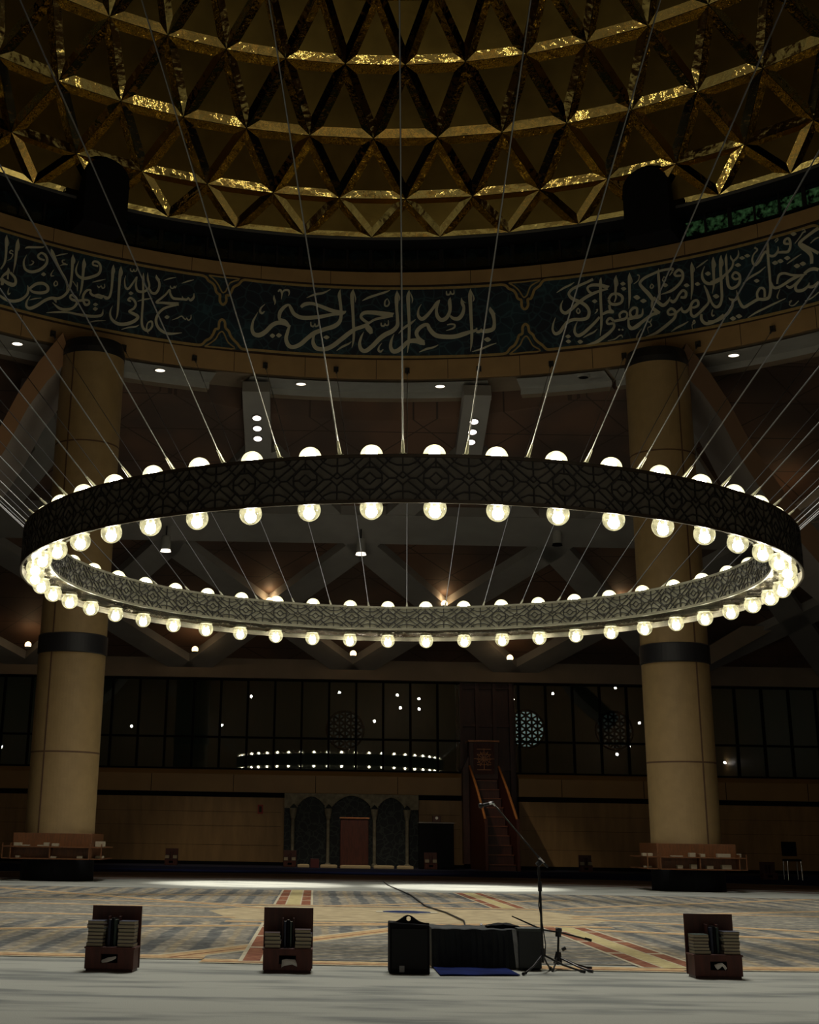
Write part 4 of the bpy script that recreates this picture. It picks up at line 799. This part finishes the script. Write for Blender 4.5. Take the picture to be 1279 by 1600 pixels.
fl([(.48 * cos(k * PI / 4 + .39) + .05, .48 * sin(k * PI / 4 + .39) + .7) for k in range(8)], 6, .0142)
cp = b.build('patterned_carpet', CM); cp.location = (CX, CY, 0)
tag(cp, 'grey patterned carpet with tan star bands and red-bordered strips under the dome', 'carpet')

# ------------------------------------------------------------------ bookstands
ORD = ['topmost', 'second', 'third', 'fourth', 'fifth', 'sixth', 'seventh', 'eighth']
def bookstand(label, p, rz, grp='wooden bookstands on the carpet'):
    t = thing('bookstand', label, 'bookstand', p, rz, grp)
    m_ = MB(); m_.box((0, .20, .315), (.51, .022, .585)); m_.build('back_panel', darkwood, t, bevel=.004)
    m_ = MB(); m_.box((0, .07, .018), (.47, .26, .036)); m_.build('plinth', darkwood, t)
    m_ = MB()
    m_.box((-.165, -.075, .12), (.16, .02, .19)); m_.box((.165, -.075, .12), (.16, .02, .19)); m_.box((0, -.075, .19), (.17, .02, .05)); m_.box((0, -.075, .055), (.17, .02, .06))
    m_.box((-.235, .06, .12), (.02, .27, .19)); m_.box((.235, .06, .12), (.02, .27, .19)); m_.box((0, 0, .12), (.17, .01, .19), 1)
    m_.build('tissue_drawer_box', [wood, matte_black], t, bevel=.003)
    m_ = MB(); m_.box((0, .05, .222), (.51, .29, .018)); m_.build('ledge', wood, t, bevel=.004)
    for x in (-.055, .055):
        m_ = MB(); m_.box((x, .12, .37), (.012, .14, .28)); m_.build('divider', darkwood, t)
    return t
def book(p, w_, d, h, cov, label, grp, rz=0, parts=True):
    t = thing('book', label, 'book', p, rz, grp)
    m_ = MB(); m_.box((0, 0, h * .06), (w_, d, h * .12)); m_.box((0, 0, h * .94), (w_, d, h * .12)); m_.box((0, d / 2 - .003, h / 2), (w_, .006, h)); m_.build('cover', cov, t)
    m_ = MB(); m_.box((0, -.002, h / 2), (w_ * .97, d * .95, h * .76)); m_.build('pages', page, t)
    return t
def upright(p, w_, d, h, cov, label, grp, rz=0):
    t = thing('book', label, 'book', p, rz, grp)
    m_ = MB(); m_.box((0, -d / 2 + .003, h / 2), (w_, .006, h)); m_.box((-w_ / 2 + .002, 0, h / 2), (.004, d, h)); m_.box((w_ / 2 - .002, 0, h / 2), (.004, d, h)); m_.build('cover', cov, t)
    m_ = MB(); m_.box((0, .004, h / 2), (w_ * .8, d * .94, h * .97)); m_.build('pages', page, t)
covs = [cover_d, cover_g, cover_d, cover_b, cover_d]
def fill(p, rz, nm, nl, nr, hb, tis):
    mx = Matrix.Rotation(rz, 3, 'Z')
    def W(x, y, z): q = mx @ Vector((x, y, z)); return (p[0] + q.x, p[1] + q.y, p[2] + q.z)
    for sd, n, xc in (('left', nl, -.155), ('right', nr, .155)):
        z = .2325
        for i in range(n):
            k = n - 1 - i
            h = hb * random.uniform(.92, 1.06); jx = random.uniform(-.006, .006)
            lab = '%s book of the %s pile in the %s bookstand' % (ORD[k] if k < n - 1 or n == 1 else 'bottom', sd, nm) if k else 'topmost book of the %s pile in the %s bookstand' % (sd, nm)
            book(W(xc + jx, .03, z), .165 + random.uniform(-.008, .008), .20, h, covs[(i + n) % 5], lab, 'books lying in the foreground bookstands', rz + random.uniform(-.03, .03)); z += h + .001
    for i, x in enumerate((-.03, 0, .03)):
        upright(W(x, .06, .2325), .026, .13, .25 + .015 * (i == 1), [cover_b, matte_black, cover_g][i],
                '%s dark book standing upright in the middle of the %s bookstand' % (('left', 'centre', 'right')[i], nm), 'upright books in the foreground bookstands', rz)
    # tissue
    m_ = MB(); L = len(tis[0]); vs = []
    for row in tis:
        for (x, z) in row: vs.append(W(x, -.092 - .012 * sin(9 * x + 5 * z) - random.uniform(0, .012), z))
    m_.add(vs, [(r * L + c, r * L + c + 1, (r + 1) * L + c + 1, (r + 1) * L + c) for r in range(len(tis) - 1) for c in range(L - 1)])
    o = m_.build('tissue', paper, smooth=True); s_ = o.modifiers.new('thick', 'SOLIDIFY'); s_.thickness = .003
    return o
STANDS = [((-2.02, 14.90, 0), rad(-4), 'leftmost', 7, 7, .034), ((-.255, 15.08, 0), 0, 'middle', 4, 5, .036), ((4.13, 15.22, 0), rad(1), 'rightmost', 6, 7, .031)]
TIS = [[[(-.07, .110), (-.01, .135), (.05, .145), (.075, .148)], [(-.072, .095), (0, .10), (.05, .12), (.078, .135)], [(-.06, .085), (-.01, .092), (.03, .105), (.07, .125)]],
       [[(-.055, .125), (-.01, .135), (.03, .132), (.08, .130)], [(-.055, .09), (0, .10), (.05, .10), (.095, .095)], [(-.06, .05), (-.03, .07), (.05, .085), (.10, .065)]],
       [[(-.05, .135), (-.01, .15), (.03, .155), (.06, .13)], [(-.04, .11), (-.01, .13), (.035, .14), (.075, .105)], [(-.02, .09), (0, .10), (.03, .125), (.06, .085)]]]
for (p, rz, nm, nl, nr, hb), ti in zip(STANDS, TIS):
    bookstand('dark wooden bookstand with two piles of books, %s of the three in the foreground' % nm, p, rz)
    tag(fill(p, rz, nm, nl, nr, hb, ti), 'crumpled pale tissue hanging from the slot of the %s bookstand' % nm, 'tissue', 'tissues in the bookstands')
PZ = .121
for x, y, nm in ((-5.95, 60.6, 'against the stone wall right of the left column'), (-1.02, 60.6, 'at the left end of the prayer niche'), (4.85, 60.6, 'in front of the black cabinet'), (11.3, 60.6, 'against the wall right of the pulpit')):
    s0 = bookstand('small distant wooden bookstand ' + nm, (x, y, PZ), 0, 'distant bookstands along the far wall'); s0.scale = (1.05, 1.05, 1.1)
    for sx in (-1, 1):
        book((x + sx * .16, y + .03, PZ + .258), .17, .2, .16, cover_d, '%s-hand book in the distant bookstand %s' % ('left' if sx < 0 else 'right', nm), 'books in the distant bookstands')

# ------------------------------------------------------------------ loudspeaker, boxes, mat, microphones
t = thing('loudspeaker', 'black portable loudspeaker with an arched carrying handle, left of the draped bench', 'loudspeaker', (.985, 15.25, 0))
m_ = MB(); m_.prism([(-.205, -.15, .0), (.205, -.15, .0), (.205, -.15, .47), (-.205, -.15, .49)], (0, .34, 0)); m_.build('cabinet', matte_black, t, bevel=.012)
m_ = MB(); arc = [(-.205 + .41 * k / 20, .485 + .075 * math.exp(-((k - 9.5) / 4.6) ** 2)) for k in range(21)]
hole = (-.005, .525, .024)
pl = [(x, -.1, z) for x, z in arc]
# handle plate as strips leaving a round hole
n = 44
for k in range(n):
    x0_, x1_ = -.205 + .41 * k / n, -.205 + .41 * (k + 1) / n; xm = (x0_ + x1_) / 2
    zt = .485 + .075 * math.exp(-((xm + .01) / .094) ** 2); dd = hole[2] ** 2 - (xm - hole[0]) ** 2
    if dd > 0:
        hh = math.sqrt(dd); m_.box((xm, -.08, (.46 + hole[1] - hh) / 2), (x1_ - x0_, .05, hole[1] - hh - .46)); m_.box((xm, -.08, (zt + hole[1] + hh) / 2), (x1_ - x0_, .05, zt - hole[1] - hh))
    else: m_.box((xm, -.08, (.46 + zt) / 2), (x1_ - x0_, .05, zt - .46))
m_.build('handle', matte_black, t)
m_ = MB(); m_.box((0, -.156, .24), (.36, .012, .38)); m_.build('grille', mat('grille_cloth', (.008, .008, .009), .95), t)
m_ = MB(); m_.box((-.08, -.165, .05), (.05, .006, .06)); tag(m_.build('panel_plate', greylabel, t), 'small grey plate')
for x in (-.15, .15):
    m_ = MB(); m_.box((x, 0, .004), (.04, .2, .012)); m_.build('foot', blackm, t)
t = thing('draped_bench', 'long low bench draped in charcoal cloth between loudspeaker and black case', 'bench', (1.73, 16.2, 0))
m_ = MB(); n = 40
top = .40; vs = []
for j, (yy, zz) in enumerate([(.35, .01), (.33, .2), (.32, top - .01), (.3, top), (-.3, top), (-.32, top - .01), (-.33, .28), (-.35, .14), (-.37, .012)]):
    for i in range(n + 1):
        x = -.46 + .90 * i / n; fold = .012 * sin(i * 1.9) * (1 if zz < top - .05 else 0)
        vs.append((x, yy + (fold if yy < 0 else -fold), zz + (.004 * sin(i * .7) if zz >= top - .02 else 0)))
m_.add(vs, [(r * (n + 1) + c, r * (n + 1) + c + 1, (r + 1) * (n + 1) + c + 1, (r + 1) * (n + 1) + c) for r in range(8) for c in range(n)])
for x in (-.46, .44): m_.add([(x, .33, .01), (x, .32, top), (x, -.32, top), (x, -.36, .01)], [(0, 1, 2, 3)])
m_.build('cloth_cover', darkcloth, t, smooth=False)
m_ = MB(); m_.box((-.01, 0, .2), (.84, .56, .38)); m_.build('bench_body', matte_black, t)
m_ = MB(); vs = []
for i in range(9):
    f = i / 8; vs += [(.395 + .035 * f, -.40 - .006 * sin(i * 2.2), .40 - .38 * f), (.44 + .035 * f, -.405, .40 - .38 * f)]
m_.add(vs, [(2 * i, 2 * i + 1, 2 * i + 3, 2 * i + 2) for i in range(8)]); o = m_.build('cloth_edge', sheer, t); tag(o, 'pale grey sheer edge of the cloth'); s_ = o.modifiers.new('t', 'SOLIDIFY'); s_.thickness = .004
t = thing('equipment_case', 'black upright case at the right end of the draped bench', 'case', (2.305, 15.92, 0))
m_ = MB(); m_.box((0, 0, .21), (.24, .36, .38)); m_.build('case_body', mat('case_black', (.02, .024, .024), .5), t, bevel=.008)
m_ = MB(); m_.box((0, 0, .402), (.25, .37, .03)); m_.build('lid', mat('case_lid', (.045, .055, .05), .6), t, bevel=.004)
for x in (-.09, .09): m_ = MB(); m_.box((x, 0, .011), (.03, .3, .022)); m_.build('foot', blackm, t)
m_ = MB(); vs = []
for r in range(7):
    for c in range(9):
        f = c / 8; y = -.05 + .22 * r / 6; vs.append((-.18 + .36 * f, y, .035 + .035 * sin(PI * f) * (1 - abs(r / 3 - 1) * .5) + .004 * sin(c * 2 + r)))
m_.add(vs, [(r * 9 + c, r * 9 + c + 1, (r + 1) * 9 + c + 1, (r + 1) * 9 + c) for r in range(6) for c in range(8)])
o = m_.build('folded_cloth', matte_black); s_ = o.modifiers.new('t', 'SOLIDIFY'); s_.thickness = .03; o.location = (2.06, 16.02, .385); tag(o, 'black folded cloth lying across the corner of bench and case', 'cloth')
m_ = MB(); q = [(1.28, 16.35), (2.02, 16.3), (2.10, 15.08), (1.28, 14.95)]; nx_, ny_ = 12, 12; vs = []
for j in range(ny_ + 1):
    for i in range(nx_ + 1):
        u, v = i / nx_, j / ny_; a = Vector(q[0]).lerp(Vector(q[1]), u); c = Vector(q[3]).lerp(Vector(q[2]), u); p = a.lerp(c, v)
        vs.append((p.x, p.y, .018 + .003 * sin(i * .9 + j * .5)))
m_.add(vs, [(r * (nx_ + 1) + c, r * (nx_ + 1) + c + 1, (r + 1) * (nx_ + 1) + c + 1, (r + 1) * (nx_ + 1) + c) for r in range(ny_) for c in range(nx_)])
o = m_.build('prayer_mat', bluecloth); s_ = o.modifiers.new('t', 'SOLIDIFY'); s_.thickness = .008; tag(o, 'deep blue mat spread on the carpet in front of the draped bench', 'mat')

t = thing('microphone_stand', 'tall black boom microphone stand, its boom rising to the upper left', 'microphone stand', (2.40, 15.5, 0))
m_ = MB(); m_.tube([(0, 0, .10), (-.005, 0, .62), (-.008, 0, .86)], .013, 10); m_.tube([(-.008, 0, .84), (-.01, 0, 1.08)], .009, 10); m_.build('pole', pole_m, t)
m_ = MB(); m_.tube([(-.008, 0, .80), (-.008, 0, .90)], .022, 10); m_.build('collar', blackm, t); m_ = MB(); m_.tube([(.0, 0, .16), (0, 0, .24)], .022, 10); m_.build('leg_collar', blackm, t)
m_ = MB(); m_.tube([(-.03, 0, 1.06), (.01, 0, 1.10)], .028, 10); m_.tube([(-.01, -.05, 1.08), (-.01, .05, 1.08)], .02, 10); m_.build('clutch', blackm, t)
m_ = MB(); m_.tube([(.08, -.02, 1.04), (-.02, 0, 1.15)], .012, 8); m_.tube([(-.02, 0, 1.15), (-.46, .02, 1.66)], .0075, 8); m_.build('boom', pole_m, t)
m_ = MB(); m_.tube([(.04, -.02, 1.085), (-.005, -.005, 1.135)], .0135, 8); tag(m_.build('boom_weight', silver, t), 'silver sleeve on the boom')
m_ = MB(); m_.tube([(-.46, .02, 1.66), (-.49, .02, 1.69), (-.53, .02, 1.69)], .010, 8); m_.build('clip', silver, t)
for dx, dy in ((-.25, -.35), (.42, .02), (.13, .33)):
    m_ = MB(); m_.tube([(0, 0, .18), (dx * .5, dy * .5, .08), (dx, dy, .014)], .010, 8); m_.tube([(dx * .92, dy * .92, .024), (dx * 1.05, dy * 1.05, .018)], .017, 8); m_.build('leg', pole_m, t)
m_ = MB(); m_.tube([(.02, -.02, .16), (.03, -.02, .28), (.0, -.018, .5), (-.03, -.018, .66), (-.012, -.016, .84), (-.03, -.015, 1.0), (-.02, -.01, 1.12)], .006, 6); m_.build('cable', blackm, t)
t = thing('microphone', 'black handheld microphone clipped at the tip of the tall boom', 'microphone', (1.86, 15.52, 1.665))
m_ = MB(); m_.tube([(.06, 0, .03), (-.05, 0, .0)], [.012, .018], 12); m_.build('body', pole_m, t)
m_ = MB(); m_.lathe([(.028 * cos(k), .028 * sin(k)) for k in [(-.5 + i / 8) * PI for i in range(9)]], 14, c=(-.075, 0, -.008), cap=False); m_.build('head_grille', blackm, t, smooth=True)
m_ = MB(); m_.tube([(.045, 0, .025), (.015, 0, .017)], .0165, 12); m_.build('ring', silver, t)

t = thing('desk_microphone_stand', 'short black boom stand with its boom lying low beside the case', 'microphone stand', (2.62, 15.9, 0))
m_ = MB(); m_.tube([(0, 0, .05), (.02, 0, .40)], .012, 8); m_.build('pole', pole_m, t)
m_ = MB(); m_.tube([(0, 0, .06), (.01, 0, .18)], [.05, .028], 10); m_.tube([(.05, 0, .20), (.09, 0, .22)], .02, 8); m_.build('height_clamp', blackm, t)
m_ = MB(); m_.tube([(.015, 0, .33), (.02, 0, .42)], .032, 10); m_.tube([(-.01, -.02, .40), (.05, -.02, .40)], .02, 8); m_.build('clutch', blackm, t)
m_ = MB(); m_.tube([(-.48, 0, .53), (-.38, 0, .49), (-.16, 0, .40), (.05, 0, .37), (.36, 0, .30)], [.006, .008, .009, .009, .009], 8); m_.tube([(.30, 0, .315), (.37, 0, .297)], .015, 8); m_.build('boom', pole_m, t)
for dx, dy in ((.36, .08), (.30, -.3), (-.10, -.26)):
    m_ = MB(); m_.tube([(0, 0, .13), (dx * .6, dy * .6, .05), (dx, dy, .014)], .010, 8); m_.tube([(dx * .9, dy * .9, .02), (dx * 1.04, dy * 1.04, .016)], .016, 8); m_.build('leg', pole_m, t)
m_ = MB(); m_.tube([(2.20, 46.6, .02), (2.17, 43, .02), (2.22, 40.7, .02), (2.34, 35.4, .025), (2.26, 29.6, .025), (2.45, 27.2, .025), (2.50, 24.5, .03), (2.10, 20, .03), (1.95, 17.2, .03), (1.9, 16.6, .30), (1.88, 16.52, .41)], .014, 6)
tag(m_.build('floor_cable', blackm), 'thin black cable trailing over the carpet from the far side to the draped bench', 'cable')

# ------------------------------------------------------------------ prayer niche, lectern, cabinet, pulpit
t = thing('prayer_niche_screen', 'dark stone niche screen with three pointed arches on slender columns, behind the lectern', 'niche', (1.6, 63.7, .12))
sc = MB(); zt = 3.05; arches = [(-2.44, -1.10, 2.92), (-.92, .95, 2.98), (1.10, 2.40, 2.92)]
n = 120
for k in range(n):
    x0_, x1_ = -2.96 + 5.92 * k / n, -2.96 + 5.92 * (k + 1) / n; xm = (x0_ + x1_) / 2; zb = 2.42
    for a0, a1, za in arches:
        if a0 < xm < a1:
            u = abs(2 * (xm - a0) / (a1 - a0) - 1); zb = 2.30 + (za - 2.30) * (1 - u ** 1.7) ** .62
    for pc in (-2.0 - .57 + .02, -1.0, 1.02, 2.46):
        if abs(xm - pc) < .16: zb = 2.62 - abs(xm - pc)
    sc.box((xm, -.02, (zb + zt) / 2), (x1_ - x0_ + .002, .26, zt - zb))
sc.build('arched_spandrel', screen_m, t)
m_ = MB(); m_.box((0, .16, 1.5), (5.92, .06, 3.0)); o = m_.build('carved_panel', screen_m, t)
pm = mat('carved_blue_panel', (.012, .016, .02), .6); tt = pm.node_tree; bb_ = tt.nodes['Principled BSDF']
tc_ = nd(tt, 'ShaderNodeTexCoord'); v_ = nd(tt, 'ShaderNodeTexVoronoi', feature='DISTANCE_TO_EDGE'); v_.inputs['Scale'].default_value = 5.0; nn_ = nd(tt, 'ShaderNodeTexNoise'); nn_.inputs['Scale'].default_value = 1.6
mxx = nd(tt, 'ShaderNodeMix', data_type='RGBA'); mxx.inputs[0].default_value = .35
tt.links.new(tc_.outputs['Object'], nn_.inputs['Vector']); tt.links.new(tc_.outputs['Object'], mxx.inputs[6]); tt.links.new(nn_.outputs['Color'], mxx.inputs[7]); tt.links.new(mxx.outputs[2], v_.inputs['Vector'])
rr_ = nd(tt, 'ShaderNodeValToRGB'); rr_.color_ramp.elements[0].position = .03; rr_.color_ramp.elements[1].position = .09; rr_.color_ramp.elements[0].color = (.045, .055, .05, 1); rr_.color_ramp.elements[1].color = (.010, .014, .018, 1)
tt.links.new(v_.outputs['Distance'], rr_.inputs[0]); tt.links.new(rr_.outputs[0], bb_.inputs['Base Color']); o.data.materials[0] = pm
for x in (-2.57, -1.02, 1.02, 2.46):
    m_ = MB(); m_.lathe([(.13, 0), (.13, .1), (.075, .16), (.075, 1.95), (.10, 2.0), (.16, 2.3), (.17, 2.42)], 16, c=(x, -.05, 0)); m_.build('slender_column', screen_m, t, smooth=False)
t = thing('lectern', 'plain dark red wooden lectern standing in front of the niche', 'lectern', (1.66, 60.9, PZ))
m_ = MB(); m_.box((0, 0, 1.0), (1.18, .55, 1.96)); m_.build('body', wood, t, bevel=.02)
m_ = MB(); m_.box((0, -.02, 2.0), (1.24, .62, .05)); m_.build('top', redwood, t)
m_ = MB(); m_.box((0, -.02, .03), (1.26, .62, .06)); m_.build('plinth', darkwood, t)
t = thing('cabinet', 'black cabinet with a thin pale top edge, right of the niche', 'cabinet', (5.12, 61.2, PZ))
m_ = MB(); m_.box((0, 0, .92), (1.46, .6, 1.84)); m_.build('body', matte_black, t, bevel=.02)
for x in (-.365, .365): m_ = MB(); m_.box((x, -.31, .92), (.68, .02, 1.7)); m_.build('door', matte_black, t)
m_ = MB(); m_.box((0, 0, 1.865), (1.52, .66, .05)); m_.build('top', mat('cabinet_top', (.16, .14, .12), .4), t)
t = thing('table_clock', 'small dark box with a bright round face on the black cabinet', 'clock', (5.15, 61.2, PZ + 1.89))
m_ = MB(); m_.box((0, 0, .13), (.36, .2, .26)); m_.build('case', darkwood, t, bevel=.02)
m_ = MB(); m_.lathe([(.06, -.01), (.06, .01)], 16, c=(0, 0, 0)); o = m_.build('face', mat('pale_face', (.8, .78, .7), .3), t); o.rotation_euler = (PI / 2, 0, 0); o.location = (0, -.105, .17)
for x0_, x1_, y, l in ((-.70, -.20, 60.9, 'leftmost of the folded beige rugs before the niche'), (.25, .95, 60.7, 'folded beige rug left of the lectern'), (1.05, 2.3, 60.05, 'folded beige rug directly in front of the lectern'), (2.45, 3.3, 60.7, 'folded beige rug right of the lectern'), (3.4, 4.1, 60.6, 'rightmost of the folded beige rugs before the niche')):
    m_ = MB(); m_.prism([(x0_ + .1, y + .5, PZ), (x1_ - .05, y + .5, PZ), (x1_, y - .5, PZ), (x0_, y - .5, PZ)], (0, 0, .13)); tag(m_.build('folded_rug', rugbeige, bevel=.03), l, 'rug', 'folded rugs before the niche')
m_ = MB(); m_.box((0, 0, .17), (.36, .3, .34)); m_.box((0, 0, .35), (.38, .32, .02), 1); o = m_.build('stool', [mat('dull_red', (.10, .02, .02), .7), darkwood], bevel=.01); o.location = (.02, 60.6, PZ); tag(o, 'small dull red boxy stool left of the lectern', 'stool')

t = thing('wooden_pulpit', 'tall carved wooden pulpit with a stair and sloping handrails', 'pulpit', (7.6, 61.8, PZ))
NS = 10
m_ = MB()
for k in range(NS):
    f = k / (NS - 1); y = -1.5 + 2.7 * f; z = .22 + 3.45 * f; xo = .18 - .36 * f
    m_.box((xo, y + .15, z / 2), (1.12, .32, z))
m_.build('stair', darkwood, t)
for k in range(NS):
    f = k / (NS - 1); y = -1.5 + 2.7 * f; z = .22 + 3.45 * f; xo = .18 - .36 * f
    m_ = MB(); m_.box((xo, y + .13, z + .015), (1.14, .36, .035)); m_.build('tread', tread_m, t)
for sx in (-1, 1):
    m_ = MB(); pr = [(sx * .62 + .18, -1.65, 0), (sx * .62 + .18, -1.65, 1.95), (sx * .60 + .15, -1.45, 2.15), (sx * .60 - .18, 1.15, 4.25), (sx * .60 - .18, 1.15, 0)]
    m_.prism(pr, (sx * .06, 0, 0)); m_.build('side_panel', darkwood, t)
    m_ = MB(); m_.tube([(sx * .67 + .18, -1.7, 1.9), (sx * .66 + .13, -1.3, 2.3), (sx * .65 - .0, 0, 3.33), (sx * .64 - .18, 1.2, 4.3)], .055, 8); m_.build('handrail', redwood, t)
    m_ = MB(); m_.box((sx * .66 + .18, -1.7, 1.0), (.12, .12, 2.0)); m_.box((sx * .66 + .18, -1.7, 2.02), (.16, .16, .06)); m_.build('newel_post', wood, t)
m_ = MB(); m_.box((-.18, 1.65, 4.55), (1.3, .9, 1.6)); m_.box((-.18, 1.65, 1.9), (1.2, .85, 3.7)); m_.build('pulpit_cabinet', darkwood, t, bevel=.02)
m_ = MB(); m_.box((-.18, 1.17, 4.62), (.92, .06, 1.30)); m_.build('carved_door', wood, t)
m_ = MB()
for k in range(5):
    z = 4.15 + .22 * k; m_.box((-.18, 1.13, z), (.62, .03, .03))
for k in range(6):
    a = rad(30 * k); m_.box((-.18 + .0, 1.125, 4.62), (.7 if k % 3 else .9, .025, .03), mtx=Matrix.Rotation(a, 3, 'Y'))
m_.tube([(-.18 + .26 * cos(q), 1.125, 4.62 + .26 * sin(q)) for q in [k * PI / 8 for k in range(17)]], .016, 6, cap=False)
m_.build('carving', redwood, t)
m_ = MB(); m_.box((-.18, 1.6, 5.38), (1.38, 1.05, .07)); m_.build('cornice', redwood, t)
for sx in (-1, 1):
    m_ = MB(); m_.box((sx * .78 - .18, 1.75, 2.2), (.28, .6, 4.0)); m_.prism([(sx * .78 - .32, 1.45, 4.2), (sx * .78 - .04, 1.45, 4.2), (sx * .78 - .18 - sx * .14, 1.45, 4.75)], (0, .6, 0)); m_.build('side_pier', darkwood, t)

# chair at the far right
t = thing('chair', 'dark chair with thin metal legs near the far right wall', 'chair', (19.1, 58.2, 0))
m_ = MB(); m_.box((0, 0, .75), (.6, .55, .08)); m_.build('seat', matte_black, t, bevel=.02)
m_ = MB(); m_.box((0, .25, 1.18), (.6, .06, .55)); m_.build('backrest', matte_black, t, bevel=.02)
for x in (-.27, .27):
    for y in (-.24, .24): m_ = MB(); m_.tube([(x, y, .74), (x * 1.05, y * 1.1, .0)], .025, 8); m_.build('leg', silver, t)
s0 = bookstand('small dark bookstand beside the chair at the far right', (18.1, 58.0, 0), 0, 'distant bookstands along the far wall'); s0.scale = (1.2, 1.2, 1.1)
